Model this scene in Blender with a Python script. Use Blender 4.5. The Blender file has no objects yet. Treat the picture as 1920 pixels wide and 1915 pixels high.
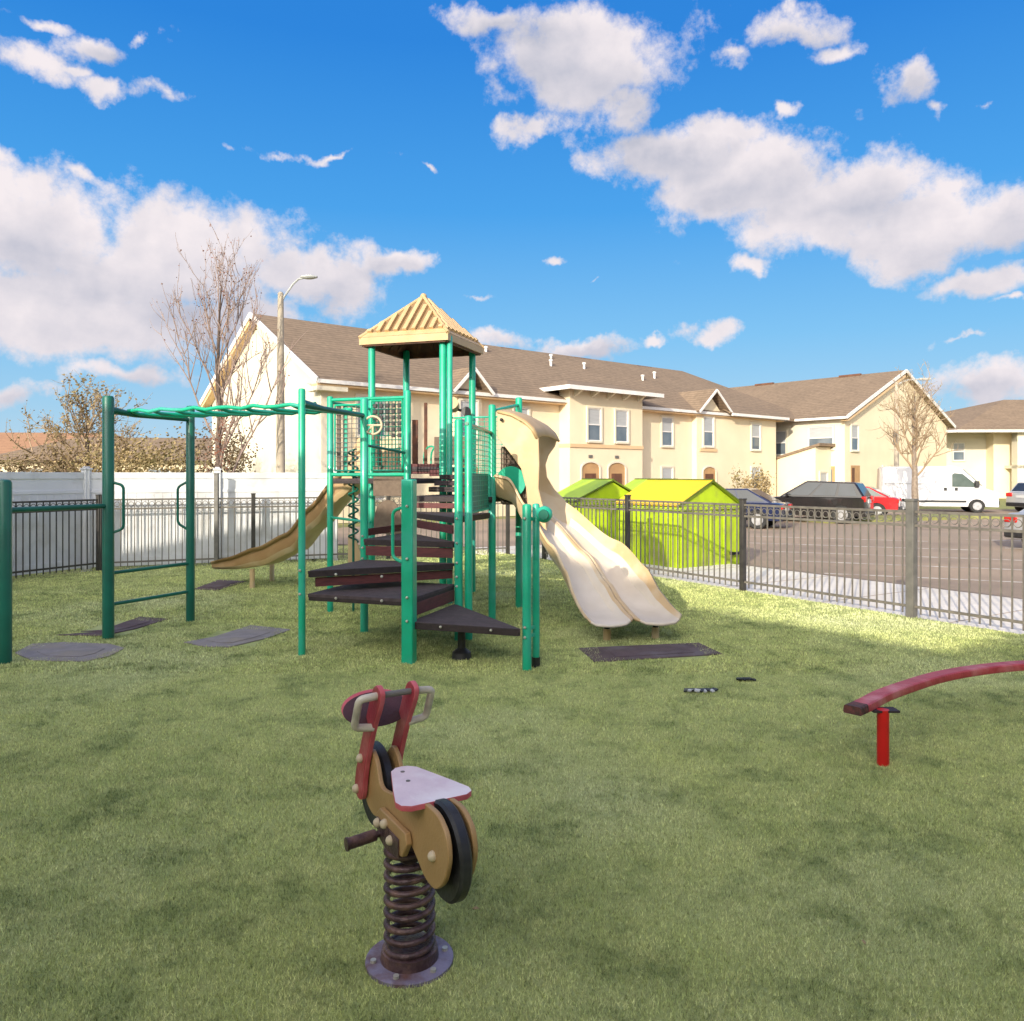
import bpy, bmesh, math, random
import numpy as np
from mathutils import Vector, Matrix
random.seed(7)
R = math.radians
sc = bpy.context.scene
COL = sc.collection

# ------------------------------------------------------------------ materials
def mat(name, c1, c2=None, scale=6.0, rough=.6, bump=0.0, bscale=60.0, metal=0.0, detail=5, spec=.5, stretch=None, contrast=(.35,.65), c3=None, s3=1.0, coat=0.0):
    m = bpy.data.materials.new(name); m.use_nodes = True
    nt = m.node_tree; b = nt.nodes['Principled BSDF']
    b.inputs['Roughness'].default_value = rough
    b.inputs['Metallic'].default_value = metal
    b.inputs['Specular IOR Level'].default_value = spec
    b.inputs['Coat Weight'].default_value = coat
    c1 = (*c1, 1); c2 = (*(c2 or [x*.8 for x in c1[:3]]), 1)
    tc = nt.nodes.new('ShaderNodeTexCoord'); src = tc.outputs['Object']
    if stretch:
        mp = nt.nodes.new('ShaderNodeMapping'); mp.inputs['Scale'].default_value = stretch
        nt.links.new(src, mp.inputs[0]); src = mp.outputs[0]
    n = nt.nodes.new('ShaderNodeTexNoise'); n.inputs['Scale'].default_value = scale; n.inputs['Detail'].default_value = detail
    nt.links.new(src, n.inputs['Vector'])
    mr = nt.nodes.new('ShaderNodeMapRange'); mr.inputs[1].default_value, mr.inputs[2].default_value = contrast
    nt.links.new(n.outputs[0], mr.inputs[0])
    mx = nt.nodes.new('ShaderNodeMix'); mx.data_type = 'RGBA'
    mx.inputs[6].default_value = c1; mx.inputs[7].default_value = c2
    nt.links.new(mr.outputs[0], mx.inputs[0]); out = mx.outputs[2]
    if c3:
        n3 = nt.nodes.new('ShaderNodeTexNoise'); n3.inputs['Scale'].default_value = s3; n3.inputs['Detail'].default_value = 4
        nt.links.new(tc.outputs['Object'], n3.inputs['Vector'])
        m3 = nt.nodes.new('ShaderNodeMapRange'); m3.inputs[1].default_value = .48; m3.inputs[2].default_value = .68
        nt.links.new(n3.outputs[0], m3.inputs[0])
        x3 = nt.nodes.new('ShaderNodeMix'); x3.data_type = 'RGBA'; x3.inputs[7].default_value = (*c3, 1)
        nt.links.new(out, x3.inputs[6]); nt.links.new(m3.outputs[0], x3.inputs[0]); out = x3.outputs[2]
    nt.links.new(out, b.inputs['Base Color'])
    if bump:
        nb = nt.nodes.new('ShaderNodeTexNoise'); nb.inputs['Scale'].default_value = bscale; nb.inputs['Detail'].default_value = 4
        nt.links.new(src, nb.inputs['Vector'])
        bp = nt.nodes.new('ShaderNodeBump'); bp.inputs['Strength'].default_value = bump; bp.inputs['Distance'].default_value = .02
        nt.links.new(nb.outputs[0], bp.inputs['Height']); nt.links.new(bp.outputs[0], b.inputs['Normal'])
    return m

M = {}
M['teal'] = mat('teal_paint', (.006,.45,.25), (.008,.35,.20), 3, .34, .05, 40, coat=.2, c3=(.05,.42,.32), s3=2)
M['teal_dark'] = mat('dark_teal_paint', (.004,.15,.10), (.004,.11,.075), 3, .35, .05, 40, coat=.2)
M['plum'] = mat('plum_coated_deck', (.085,.06,.066), (.055,.038,.043), 14, .75, .5, 160)
M['plum_dark'] = mat('dark_plum_edge', (.022,.014,.016), (.035,.022,.024), 20, .6, .2, 90)
M['maroon'] = mat('maroon_board', (.14,.035,.035), (.09,.024,.026), 10, .6, .2, 60, stretch=(1,1,6))
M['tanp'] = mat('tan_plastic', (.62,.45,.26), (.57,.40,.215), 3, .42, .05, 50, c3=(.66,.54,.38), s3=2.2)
M['tan_shade'] = mat('shaded_tan_plastic', (.50,.30,.15), (.42,.25,.12), 3, .5, .06, 50, c3=(.54,.37,.21), s3=2)  # browner copy of the tan plastic, shade put into the colour
M['tan_worn'] = mat('worn_pale_plastic', (.72,.64,.54), (.62,.54,.44), 2.5, .5, .06, 40, c3=(.68,.58,.45), s3=1.3, stretch=(1,1,.5))
M['tan_roof'] = mat('tan_roof_plastic', (.60,.42,.22), (.52,.35,.17), 4, .5, .08, 50)
M['groove_shade'] = mat('tan_roof_groove_shade', (.30,.19,.09), (.22,.14,.07), 6, .7)  # shadow between the ribs put into a darker tan
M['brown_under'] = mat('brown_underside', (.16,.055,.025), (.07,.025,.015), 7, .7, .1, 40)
M['brownpanel'] = mat('brown_panel', (.17,.12,.085), (.13,.09,.065), 20, .65, .3, 120)
M['beige'] = mat('beige_plastic', (.62,.52,.36), (.52,.43,.29), 6, .5)
M['bolt'] = mat('pale_bolt', (.55,.53,.45), (.4,.38,.32), 20, .35, metal=.3)
M['black'] = mat('black_plastic', (.012,.012,.014), (.03,.03,.032), 18, .45, .1, 60)
M['shield'] = mat('dark_maroon_board', (.05,.018,.022), (.08,.025,.03), 14, .55, .2, 80)
M['rubber'] = mat('rubber_mat', (.12,.078,.082), (.085,.056,.06), 5, .85, .6, 90, c3=(.15,.12,.13), s3=3)
M['rubber_grey'] = mat('faded_rubber_mat', (.30,.27,.27), (.22,.20,.205), 6, .85, .6, 90, c3=(.30,.26,.22), s3=3)
M['darksteel'] = mat('bronze_fence_steel', (.055,.05,.045), (.035,.032,.03), 10, .45, .05, 60)
M['greysteel'] = mat('grey_fence_steel', (.17,.16,.145), (.12,.115,.105), 10, .5, .05, 60)
M['vinyl'] = mat('white_vinyl', (.80,.81,.83), (.70,.71,.74), 1.3, .45, .03, 20, c3=(.62,.62,.62), s3=3, stretch=(1,1,.3))
M['red'] = mat('red_plastic', (.40,.045,.06), (.31,.03,.045), 9, .42, .15, 80, c3=(.46,.12,.13), s3=7)
M['redpink'] = mat('sunfaded_red_edge', (.62,.14,.16), (.5,.08,.1), 9, .5, .1, 60)
M['seat'] = mat('faded_pink_seat', (.80,.66,.70), (.70,.56,.61), 9, .6, .15, 90, c3=(.84,.76,.77), s3=6)
M['rframe'] = mat('tan_frame_board', (.44,.27,.115), (.36,.215,.085), 5, .45, .12, 90)
M['redpost'] = mat('bright_red_post', (.62,.012,.012), (.5,.01,.01), 6, .35)
M['beamred'] = mat('worn_red_beam', (.50,.06,.075), (.40,.04,.05), 12, .45, .2, 80, c3=(.60,.20,.21), s3=5)
M['beamend'] = mat('scuffed_beam_end', (.05,.03,.025), (.16,.045,.04), 30, .7, .4, 60)
M['cream_handle'] = mat('cream_handle', (.66,.60,.49), (.54,.48,.38), 18, .4, .1, 80, c3=(.42,.38,.31), s3=12)
M['spring'] = mat('rusty_plum_spring', (.105,.062,.066), (.06,.032,.034), 25, .38, .3, 90, metal=.25, c3=(.20,.115,.09), s3=14)
M['basep'] = mat('rusty_base_plate', (.25,.22,.30), (.19,.16,.22), 12, .55, .3, 60, metal=.1, c3=(.13,.055,.035), s3=9)
M['wall'] = mat('cream_stucco', (.82,.70,.50), (.77,.65,.46), .8, .85, .25, 35)
M['wall_pale'] = mat('pale_stucco', (.72,.66,.53), (.67,.61,.485), .8, .85, .25, 35)
M['wall_tan'] = mat('tan_stucco_band', (.72,.50,.29), (.67,.46,.26), 2, .85, .2, 35)
M['white'] = mat('white_trim', (.80,.77,.74), (.72,.69,.66), 3, .5)
M['glass'] = mat('window_glass', (.10,.13,.16), (.17,.20,.23), 1.2, .06, spec=.8)
M['blind'] = mat('window_blind', (.45,.46,.47), (.36,.37,.38), 2, .5, stretch=(1,1,30))
M['door'] = mat('brown_door', (.16,.07,.035), (.11,.045,.025), 4, .5)
M['porch'] = mat('porch_shadow_wall', (.50,.30,.14), (.42,.25,.12), 3, .85)  # shade of the openings put into the colour of flat panels
M['asphalt'] = mat('asphalt', (.42,.31,.22), (.29,.22,.165), .35, .9, .6, 90, c3=(.35,.27,.20), s3=.12)
M['concrete'] = mat('concrete', (.86,.80,.72), (.78,.72,.64), .8, .9, .3, 60, c3=(.68,.62,.54), s3=.4)
M['paint'] = mat('road_paint', (.70,.66,.60), (.36,.29,.24), 3, .7)
M['lawn'] = mat('lawn', (.30,.30,.10), (.20,.22,.07), 3, .9, .5, 60)
M['conpole'] = mat('concrete_pole', (.50,.43,.34), (.40,.34,.26), 2, .85, .2, 40, stretch=(1,1,.4))
M['lamp'] = mat('lamp_housing', (.45,.46,.45), (.35,.36,.35), 5, .4)
M['bark'] = mat('grey_brown_bark', (.17,.125,.10), (.10,.07,.055), 8, .9, .6, 40)
M['twig'] = mat('twig', (.36,.27,.225), (.26,.185,.16), 4, .9)
M['pale_bark'] = mat('pale_bark', (.30,.24,.19), (.20,.155,.12), 8, .9, .5, 40)
M['twig_tan'] = mat('tan_twig', (.38,.28,.18), (.27,.19,.12), 4, .9)
M['leaf_tan'] = mat('dry_tan_leaf', (.42,.31,.15), (.27,.20,.09), 2, .8, c3=(.19,.17,.07), s3=1.0)
M['leaf_red'] = mat('russet_leaf', (.30,.10,.06), (.20,.10,.05), 3, .8)
M['leaf_brown'] = mat('brown_bush_leaf', (.17,.115,.06), (.11,.08,.045), 2, .85, c3=(.26,.19,.10), s3=1.0)
M['leaf_green'] = mat('grey_green_leaf', (.16,.20,.12), (.10,.13,.075), 2, .8)
M['lime'] = mat('lime_paint', (.44,.60,.012), (.34,.47,.012), 2.5, .42, .12, 12, c3=(.27,.33,.04), s3=2.3, stretch=(1,1,.4))
M['lime_light'] = mat('lime_plastic_lid', (.50,.68,.03), (.38,.54,.03), 1.5, .5)
M['lime_dark'] = mat('dark_lime_edge', (.12,.17,.01), (.08,.11,.01), 3, .5)
M['yellowlid'] = mat('yellow_plastic_lid', (.92,.58,.012), (.82,.52,.012), 1.5, .5)
M['tyre'] = mat('tyre', (.02,.02,.02), (.035,.035,.035), 20, .85)
M['rim'] = mat('alloy_rim', (.55,.56,.58), (.4,.4,.42), 10, .3, metal=.7)
M['carglass'] = mat('car_glass', (.02,.025,.03), (.035,.04,.05), 1, .05, spec=.9)
M['carglass_lit'] = mat('lit_car_glass', (.08,.11,.10), (.12,.15,.14), 2, .06, spec=.9)  # paler copy of the car glass, light reflections put into the colour
M['car_blue'] = mat('navy_car_paint', (.015,.022,.07), (.012,.018,.055), 2, .2, coat=.8)
M['car_black'] = mat('black_car_paint', (.022,.018,.018), (.016,.014,.014), 2, .2, coat=.8)
M['car_red'] = mat('red_car_paint', (.55,.015,.02), (.45,.012,.018), 2, .22, coat=.8)
M['car_white'] = mat('white_car_paint', (.66,.66,.68), (.62,.62,.64), 1, .3, coat=.5)
M['car_silver'] = mat('silver_car_paint', (.50,.51,.53), (.44,.45,.47), 1, .28, metal=.3, coat=.5)
M['tail'] = mat('tail_lamp', (.60,.02,.015), (.45,.012,.01), 8, .2)
M['headl'] = mat('head_lamp', (.7,.72,.75), (.5,.5,.55), 8, .1)
M['plate'] = mat('number_plate', (.6,.6,.6), (.5,.5,.5), 30, .5)
M['tealpanel'] = mat('dusty_teal_panel', (.05,.22,.18), (.035,.16,.14), 8, .55, c3=(.10,.15,.13), s3=9)
M['debris_w'] = mat('white_plastic_grate', (.7,.7,.7), (.4,.4,.4), 40, .6)
M['barkroof'] = None

def shingle(name, a, b):
    m = bpy.data.materials.new(name); m.use_nodes = True; nt = m.node_tree; bs = nt.nodes['Principled BSDF']
    bs.inputs['Roughness'].default_value = .95
    tc = nt.nodes.new('ShaderNodeTexCoord')
    n = nt.nodes.new('ShaderNodeTexNoise'); n.inputs['Scale'].default_value = .45; n.inputs['Detail'].default_value = 8; n.inputs['Roughness'].default_value = .75
    n2 = nt.nodes.new('ShaderNodeTexNoise'); n2.inputs['Scale'].default_value = 4.5; n2.inputs['Detail'].default_value = 3
    w = nt.nodes.new('ShaderNodeTexWave'); w.bands_direction = 'Z'; w.inputs['Scale'].default_value = 2.2; w.inputs['Distortion'].default_value = .6
    for x in (n, n2, w): nt.links.new(tc.outputs['Object'], x.inputs['Vector'])
    mr = nt.nodes.new('ShaderNodeMapRange'); mr.inputs[1].default_value = .3; mr.inputs[2].default_value = .7
    ad = nt.nodes.new('ShaderNodeMath'); ad.operation = 'MULTIPLY_ADD'; ad.inputs[1].default_value = .55; 
    nt.links.new(n2.outputs[0], ad.inputs[0]); 
    sc1 = nt.nodes.new('ShaderNodeMath'); sc1.operation = 'MULTIPLY'; sc1.inputs[1].default_value = .5
    nt.links.new(n.outputs[0], sc1.inputs[0]); nt.links.new(sc1.outputs[0], ad.inputs[2])
    nt.links.new(ad.outputs[0], mr.inputs[0])
    mx = nt.nodes.new('ShaderNodeMix'); mx.data_type = 'RGBA'; mx.inputs[6].default_value = (*a, 1); mx.inputs[7].default_value = (*b, 1)
    nt.links.new(mr.outputs[0], mx.inputs[0])
    m2 = nt.nodes.new('ShaderNodeMix'); m2.data_type = 'RGBA'; m2.blend_type = 'MULTIPLY'; m2.inputs[0].default_value = .25
    nt.links.new(mx.outputs[2], m2.inputs[6]); nt.links.new(w.outputs[0], m2.inputs[7])
    nt.links.new(m2.outputs[2], bs.inputs['Base Color'])
    return m
M['shingle'] = shingle('brown_shingles', (.33,.235,.155), (.19,.135,.09))
M['shingle_red'] = shingle('red_brown_shingles', (.45,.25,.14), (.32,.17,.10))

def turf_mat(name, blade):
    m = bpy.data.materials.new(name); m.use_nodes = True; nt = m.node_tree; bs = nt.nodes['Principled BSDF']
    bs.inputs['Roughness'].default_value = .7; bs.inputs['Specular IOR Level'].default_value = .25
    geo = nt.nodes.new('ShaderNodeNewGeometry')
    def noise(s, d=3, rough=.5):
        n = nt.nodes.new('ShaderNodeTexNoise'); n.inputs['Scale'].default_value = s; n.inputs['Detail'].default_value = d; n.inputs['Roughness'].default_value = rough
        nt.links.new(geo.outputs['Position'], n.inputs['Vector']); return n.outputs[0]
    def mr(x, a, b):
        k = nt.nodes.new('ShaderNodeMapRange'); k.inputs[1].default_value = a; k.inputs[2].default_value = b; nt.links.new(x, k.inputs[0]); return k.outputs[0]
    def mix(f, a, b, blend='MIX'):
        k = nt.nodes.new('ShaderNodeMix'); k.data_type = 'RGBA'; k.blend_type = blend
        if isinstance(f, float): k.inputs[0].default_value = f
        else: nt.links.new(f, k.inputs[0])
        for i, c in ((6, a), (7, b)):
            if isinstance(c, tuple): k.inputs[i].default_value = (*c, 1)
            else: nt.links.new(c, k.inputs[i])
        return k.outputs[2]
    big = mr(noise(.8, 6, .6), .38, .64)
    med = mr(noise(5, 4, .6), .36, .66)
    c = mix(big, (.60,.65,.26), (.36,.43,.16))
    c = mix(med, c, (.64,.66,.30) if blade else (.52,.56,.23))
    worn = mr(noise(.33, 3), .5, .7)
    c = mix(worn, c, (.62,.65,.38))
    dk = mr(noise(2.0, 7, .8), .50, .66)
    c = mix(dk, c, (.15,.21,.075))
    if blade:
        pk = mr(noise(38, 4, .7), .50, .66)
        c = mix(pk, c, (.31,.36,.125))
        k = nt.nodes.new('ShaderNodeMapRange'); k.inputs[3].default_value = .5; k.inputs[4].default_value = 1.5
        nt.links.new(geo.outputs['Random Per Island'], k.inputs[0])
        cc = nt.nodes.new('ShaderNodeCombineColor')
        for i in range(3): nt.links.new(k.outputs[0], cc.inputs[i])
        c = mix(1.0, c, cc.outputs[0], 'MULTIPLY')
        bs.inputs['Transmission Weight'].default_value = 0
    else:
        fine = mr(noise(55, 4, .7), .30, .72)
        c = mix(fine, c, (.40,.45,.14))
        fine2 = mr(noise(18, 3, .7), .58, .75)
        c = mix(fine2, c, (.36,.44,.14))
        b = nt.nodes.new('ShaderNodeBump'); b.inputs['Strength'].default_value = .8; b.inputs['Distance'].default_value = .03
        nt.links.new(noise(70, 4, .7), b.inputs['Height']); nt.links.new(b.outputs[0], bs.inputs['Normal'])
    nt.links.new(c, bs.inputs['Base Color'])
    return m
M['turf'] = turf_mat('turf_backing', False); M['blade'] = turf_mat('turf_fibre', True)

# ------------------------------------------------------------------ mesh helper
class MB:
    def __init__(s): s.v = []; s.f = []; s.mi = []
    def add(s, vs, fs, mi=0):
        o = len(s.v); s.v += [tuple(v) for v in vs]; s.f += [[i+o for i in f] for f in fs]; s.mi += [mi]*len(fs); return s
    def obox(s, o, ax, ay, az, mi=0):   # origin corner + three edge vectors
        o, ax, ay, az = map(Vector, (o, ax, ay, az))
        vs = [o, o+ax, o+ax+ay, o+ay, o+az, o+ax+az, o+ax+ay+az, o+ay+az]
        return s.add(vs, [[0,3,2,1],[4,5,6,7],[0,1,5,4],[1,2,6,5],[2,3,7,6],[3,0,4,7]], mi)
    def box(s, x0, x1, y0, y1, z0, z1, mi=0):
        return s.obox((x0,y0,z0), (x1-x0,0,0), (0,y1-y0,0), (0,0,z1-z0), mi)
    def bar(s, p, q, w, h, mi=0, up=(0,0,1)):   # rectangular bar centred on the line p-q
        p, q = Vector(p), Vector(q); d = q-p; side = d.cross(Vector(up))
        if side.length < 1e-6: side = d.cross(Vector((0,1,0)))
        side.normalize(); u2 = side.cross(d).normalized()
        return s.obox(p - side*w/2 - u2*h/2, d, side*w, u2*h, mi)
    def tube(s, pts, r, n=10, mi=0, closed=False, caps=True):
        pts = [Vector(p) for p in pts]; k = len(pts); rr = r if isinstance(r, (list, tuple)) else [r]*k
        vs = []; prev = None
        for i, p in enumerate(pts):
            if closed: d = pts[(i+1) % k]-pts[i-1]
            else: d = pts[min(i+1, k-1)]-pts[max(i-1, 0)]
            d.normalize()
            if prev is None:
                a = Vector((0,0,1)) if abs(d.z) < .9 else Vector((1,0,0)); prev = d.cross(a).normalized()
            a = (prev - d*prev.dot(d)).normalized(); b = d.cross(a); prev = a
            vs += [p + (a*math.cos(2*math.pi*j/n) + b*math.sin(2*math.pi*j/n))*rr[i] for j in range(n)]
        fs = []
        for i in range(k if closed else k-1):
            for j in range(n):
                a, b = i*n+j, i*n+(j+1) % n; c, d2 = ((i+1) % k)*n+(j+1) % n, ((i+1) % k)*n+j
                fs.append([a, b, c, d2])
        if caps and not closed: fs += [list(range(n))[::-1], [(k-1)*n+j for j in range(n)]]
        return s.add(vs, fs, mi)
    def prism(s, poly, off, mi=0, mi_side=None):   # poly: list of 3D points, off: extrusion vector
        poly = [Vector(p) for p in poly]; off = Vector(off); n = len(poly)
        s.add(poly+[p+off for p in poly], [list(range(n))[::-1], [n+i for i in range(n)]], mi)
        return s.add(poly+[p+off for p in poly], [[i, (i+1) % n, n+(i+1) % n, n+i] for i in range(n)], mi if mi_side is None else mi_side)
    def sphere(s, c, r, n=10, mi=0, sz=1.0):
        c = Vector(c); vs = [c+Vector((0,0,r*sz))]; m = n//2
        for i in range(1, m):
            t = math.pi*i/m
            vs += [c+Vector((r*math.sin(t)*math.cos(2*math.pi*j/n), r*math.sin(t)*math.sin(2*math.pi*j/n), r*sz*math.cos(t))) for j in range(n)]
        vs.append(c-Vector((0,0,r*sz))); fs = []
        for j in range(n): fs.append([0, 1+j, 1+(j+1) % n])
        for i in range(m-2):
            for j in range(n): fs.append([1+i*n+j, 1+(i+1)*n+j, 1+(i+1)*n+(j+1) % n, 1+i*n+(j+1) % n])
        L = len(vs)-1; b = 1+(m-2)*n
        for j in range(n): fs.append([L, b+(j+1) % n, b+j])
        return s.add(vs, fs, mi)
    def grid(s, rows, mi=0, mif=None):
        h, w = len(rows), len(rows[0]); o = len(s.v); s.v += [tuple(p) for r in rows for p in r]
        for i in range(h-1):
            for j in range(w-1):
                s.f.append([o+i*w+j, o+i*w+j+1, o+(i+1)*w+j+1, o+(i+1)*w+j]); s.mi.append(mif(i, j) if mif else mi)
        return s
    def build(s, name, mats, parent=None, loc=None, smooth=True, bevel=0, world=True, fix=True, solid=0):
        me = bpy.data.meshes.new(name); off = Vector(loc) if loc is not None else Vector((0,0,0))
        base = Vector((0,0,0))
        if parent is not None and world:
            r = parent
            while r.parent: r = r.parent
            base = Vector(r.location)
        me.from_pydata([tuple(Vector(v)-base-off) for v in s.v], [], s.f)
        if not isinstance(mats, (list, tuple)): mats = [mats]
        for m in mats: me.materials.append(m)
        me.polygons.foreach_set('material_index', s.mi)
        if fix:
            bm = bmesh.new(); bm.from_mesh(me); bmesh.ops.remove_doubles(bm, verts=bm.verts, dist=1e-5)
            bmesh.ops.recalc_face_normals(bm, faces=bm.faces); bm.to_mesh(me); bm.free()
        if smooth:
            me.polygons.foreach_set('use_smooth', [True]*len(me.polygons)); me.set_sharp_from_angle(angle=R(38))
        me.update()
        o = bpy.data.objects.new(name, me); COL.objects.link(o); o.location = off
        if parent is not None: o.parent = parent
        if solid:
            md = o.modifiers.new('solid', 'SOLIDIFY'); md.thickness = solid; md.offset = 0
        if bevel:
            md = o.modifiers.new('bevel', 'BEVEL'); md.width = bevel; md.segments = 2; md.limit_method = 'ANGLE'; md.angle_limit = R(40)
        return o
def tag(o, label=None, cat=None, group=None, kind=None):
    if label: o['label'] = label
    if cat: o['category'] = cat
    if group: o['group'] = group
    if kind: o['kind'] = kind
    return o
def thing(name, label, cat, loc=(0,0,0), rz=0, group=None):
    o = bpy.data.objects.new(name, None); COL.objects.link(o); o.empty_display_size = .2
    o.location = loc; o.rotation_euler = (0,0,rz); return tag(o, label, cat, group)
def dup(root, loc, rz, label, group=None):
    r = root.copy(); COL.objects.link(r); r.location = loc; r.rotation_euler = (0,0,rz); r['label'] = label
    if group: r['group'] = group
    for ch in list(root.children):
        c = ch.copy(); COL.objects.link(c); c.parent = r
        for g in list(ch.children):
            d = g.copy(); COL.objects.link(d); d.parent = c
    return r
def V(x, y, z=0): return Vector((x, y, z))

# ------------------------------------------------------------------ camera
cam = bpy.data.cameras.new('camera'); co = bpy.data.objects.new('camera', cam); COL.objects.link(co)
co.location = (0, 0, 1.75); co.rotation_euler = (R(90), 0, 0)
cam.sensor_width = 36; cam.lens = 36*1484/1920; cam.shift_y = -64.5/1920; cam.clip_end = 2000; cam.clip_start = .05
sc.camera = co
sc.view_settings.view_transform = 'Standard'; sc.view_settings.look = 'None'; sc.view_settings.exposure = 0; sc.view_settings.gamma = 1

# ------------------------------------------------------------------ light and sky
SD = Vector((-.42, -.91, .331)).normalized()
sun = bpy.data.lights.new('sun', 'SUN'); sun.energy = 5.0; sun.angle = R(.5); sun.color = (1.0, .90, .73)
so = bpy.data.objects.new('sun', sun); COL.objects.link(so); so.rotation_euler = SD.to_track_quat('Z', 'Y').to_euler()
w = bpy.data.worlds.new('World'); sc.world = w; w.use_nodes = True; nt = w.node_tree; N, L = nt.nodes, nt.links
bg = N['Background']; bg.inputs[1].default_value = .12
sky = N.new('ShaderNodeTexSky'); sky.sky_type = 'NISHITA'; sky.sun_disc = False
sky.sun_elevation = math.asin(SD.z); sky.sun_rotation = math.atan2(SD.x, SD.y); sky.air_density = 1.2; sky.dust_density = .3; sky.ozone_density = 2
def nd(t, **k):
    n = N.new(t)
    for a, b in k.items(): setattr(n, a, b)
    return n
def lk(x, inp):
    if isinstance(x, (int, float)): inp.default_value = x
    elif isinstance(x, tuple): inp.default_value = x
    else: L.new(x, inp)
def mth(op, a, b=0.0, c=None, clamp=False):
    n = nd('ShaderNodeMath', operation=op, use_clamp=clamp); lk(a, n.inputs[0]); lk(b, n.inputs[1])
    if c is not None: lk(c, n.inputs[2])
    return n.outputs[0]
def vm(op, a, b=None, out=0):
    n = nd('ShaderNodeVectorMath', operation=op); lk(a, n.inputs[0])
    if b is not None: lk(b, n.inputs[1])
    return n.outputs[out]
def mrange(x, a, b, c=0.0, d=1.0, smooth=False):
    n = nd('ShaderNodeMapRange'); 
    if smooth: n.interpolation_type = 'SMOOTHSTEP'
    lk(x, n.inputs[0]); n.inputs[1].default_value = a; n.inputs[2].default_value = b; n.inputs[3].default_value = c; n.inputs[4].default_value = d; return n.outputs[0]
def mixc(f, a, b):
    n = nd('ShaderNodeMix', data_type='RGBA'); lk(f, n.inputs[0]); lk(a, n.inputs[6]); lk(b, n.inputs[7]); return n.outputs[2]
tc = nd('ShaderNodeTexCoord'); D = vm('NORMALIZE', tc.outputs['Generated'])
sx = nd('ShaderNodeSeparateXYZ'); L.new(D, sx.inputs[0]); X, Y, Z = sx.outputs
az = mth('ARCTAN2', X, Y); el = mth('ARCSINE', Z)
cb = nd('ShaderNodeCombineXYZ'); L.new(az, cb.inputs[0]); L.new(el, cb.inputs[1]); AE = cb.outputs[0]
# warp so that cloud edges are ragged
wn = nd('ShaderNodeTexNoise'); wn.inputs['Scale'].default_value = 7; wn.inputs['Detail'].default_value = 6; wn.inputs['Roughness'].default_value = .6; L.new(D, wn.inputs['Vector'])
wv = vm('SUBTRACT', wn.outputs['Color'], (.5,.5,.5)); wv = vm('MULTIPLY', wv, (.17,.10,0)); AEW = vm('ADD', AE, wv)
def ae(px, py):
    x, z = (px-960)/1484, (893-py)/1484; a = math.atan(x); return a, math.atan2(z, math.hypot(1, x))
# cloud masses of that day's sky as azimuth / elevation ellipses: centre, half sizes, weight
blobs = [(60,440,240,130,1),(330,480,270,130,1),(590,525,190,72,.9),(100,590,330,95,1),(420,600,250,60,.8),(730,500,110,34,.7),
 (20,325,130,38,.5),(180,345,110,30,.4),
 (1100,105,200,115,1),(930,45,150,50,.6),(1020,225,60,42,.7),(1160,205,100,75,.9),
 (1230,290,130,80,1),(1390,335,170,100,1),(1560,400,220,95,1),(1740,440,190,80,1),(1900,410,110,75,.9),(1430,505,90,30,.55),(1330,245,90,50,.8),(1860,530,110,40,.7),
 (1500,55,105,42,.7),(1690,160,95,62,.8),(1750,212,55,28,.5),(1380,110,75,30,.35),(1440,200,36,26,.5),(1570,100,70,34,.35),
 (170,85,95,40,.6),(290,80,70,22,.4),(185,165,75,32,.6),(310,170,75,34,.4),(30,105,120,55,.45),(60,20,100,24,.5),(120,130,60,20,.3),
 (1020,493,42,17,.5),(1105,538,50,12,.35),(1330,640,66,26,.6),(1080,650,110,24,.6),(960,640,110,24,.6),(1230,650,45,14,.4),
 (1840,735,170,55,.8),(1800,645,60,12,.35),(20,735,120,40,.7),(230,700,150,36,.6),(790,312,26,12,.4),(1860,200,50,16,.35),(1885,578,40,14,.45),(900,565,60,10,.3),(600,290,220,14,.22),(430,270,60,16,.2),(1790,360,50,22,.4)]
best = None; under = None
for (px, py, rx, ry, am) in blobs:
    a, e = ae(px, py); a2, _ = ae(px+rx, py); a1, _ = ae(px-rx, py); _, e2 = ae(px, py-ry); _, e1 = ae(px, py+ry)
    d = vm('SUBTRACT', AEW, (a, e, 0)); d = vm('MULTIPLY', d, (2/(a2-a1), 2/(e2-e1), 0))
    ln = vm('LENGTH', d, out=1); val = mth('MULTIPLY_ADD', ln, -(.45+.55*am), am) if am < 1 else mth('SUBTRACT', 1.0, ln)
    best = val if best is None else mth('SMOOTH_MAX', best, val, .12)
    if rx >= 95 and am > .5:
        l2 = vm('LENGTH', vm('ADD', d, (-.12, .50, 0)), out=1); v2 = mth('SUBTRACT', 1.0, l2)
        under = v2 if under is None else mth('SMOOTH_MAX', under, v2, .2)
# unseen broken cloud layer outside those masses, from noise, added for neutral fill
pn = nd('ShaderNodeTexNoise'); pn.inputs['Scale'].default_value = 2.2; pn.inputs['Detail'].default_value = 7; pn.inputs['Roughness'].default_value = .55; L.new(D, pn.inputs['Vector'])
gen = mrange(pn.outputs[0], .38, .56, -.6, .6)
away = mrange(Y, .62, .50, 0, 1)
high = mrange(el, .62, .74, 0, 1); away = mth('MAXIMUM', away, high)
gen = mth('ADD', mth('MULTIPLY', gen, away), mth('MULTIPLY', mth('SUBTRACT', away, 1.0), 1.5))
dens = mth('MAXIMUM', best, gen)
fn = nd('ShaderNodeTexNoise'); fn.inputs['Scale'].default_value = 11; fn.inputs['Detail'].default_value = 11; fn.inputs['Roughness'].default_value = .66; L.new(D, fn.inputs['Vector'])
f1 = mth('SUBTRACT', fn.outputs[0], .5)
dn = mth('MULTIPLY_ADD', f1, 2.1, dens)
mask = mrange(dn, -.06, .42, 0, 1, True)
mask = mth('POWER', mask, .8)
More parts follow.
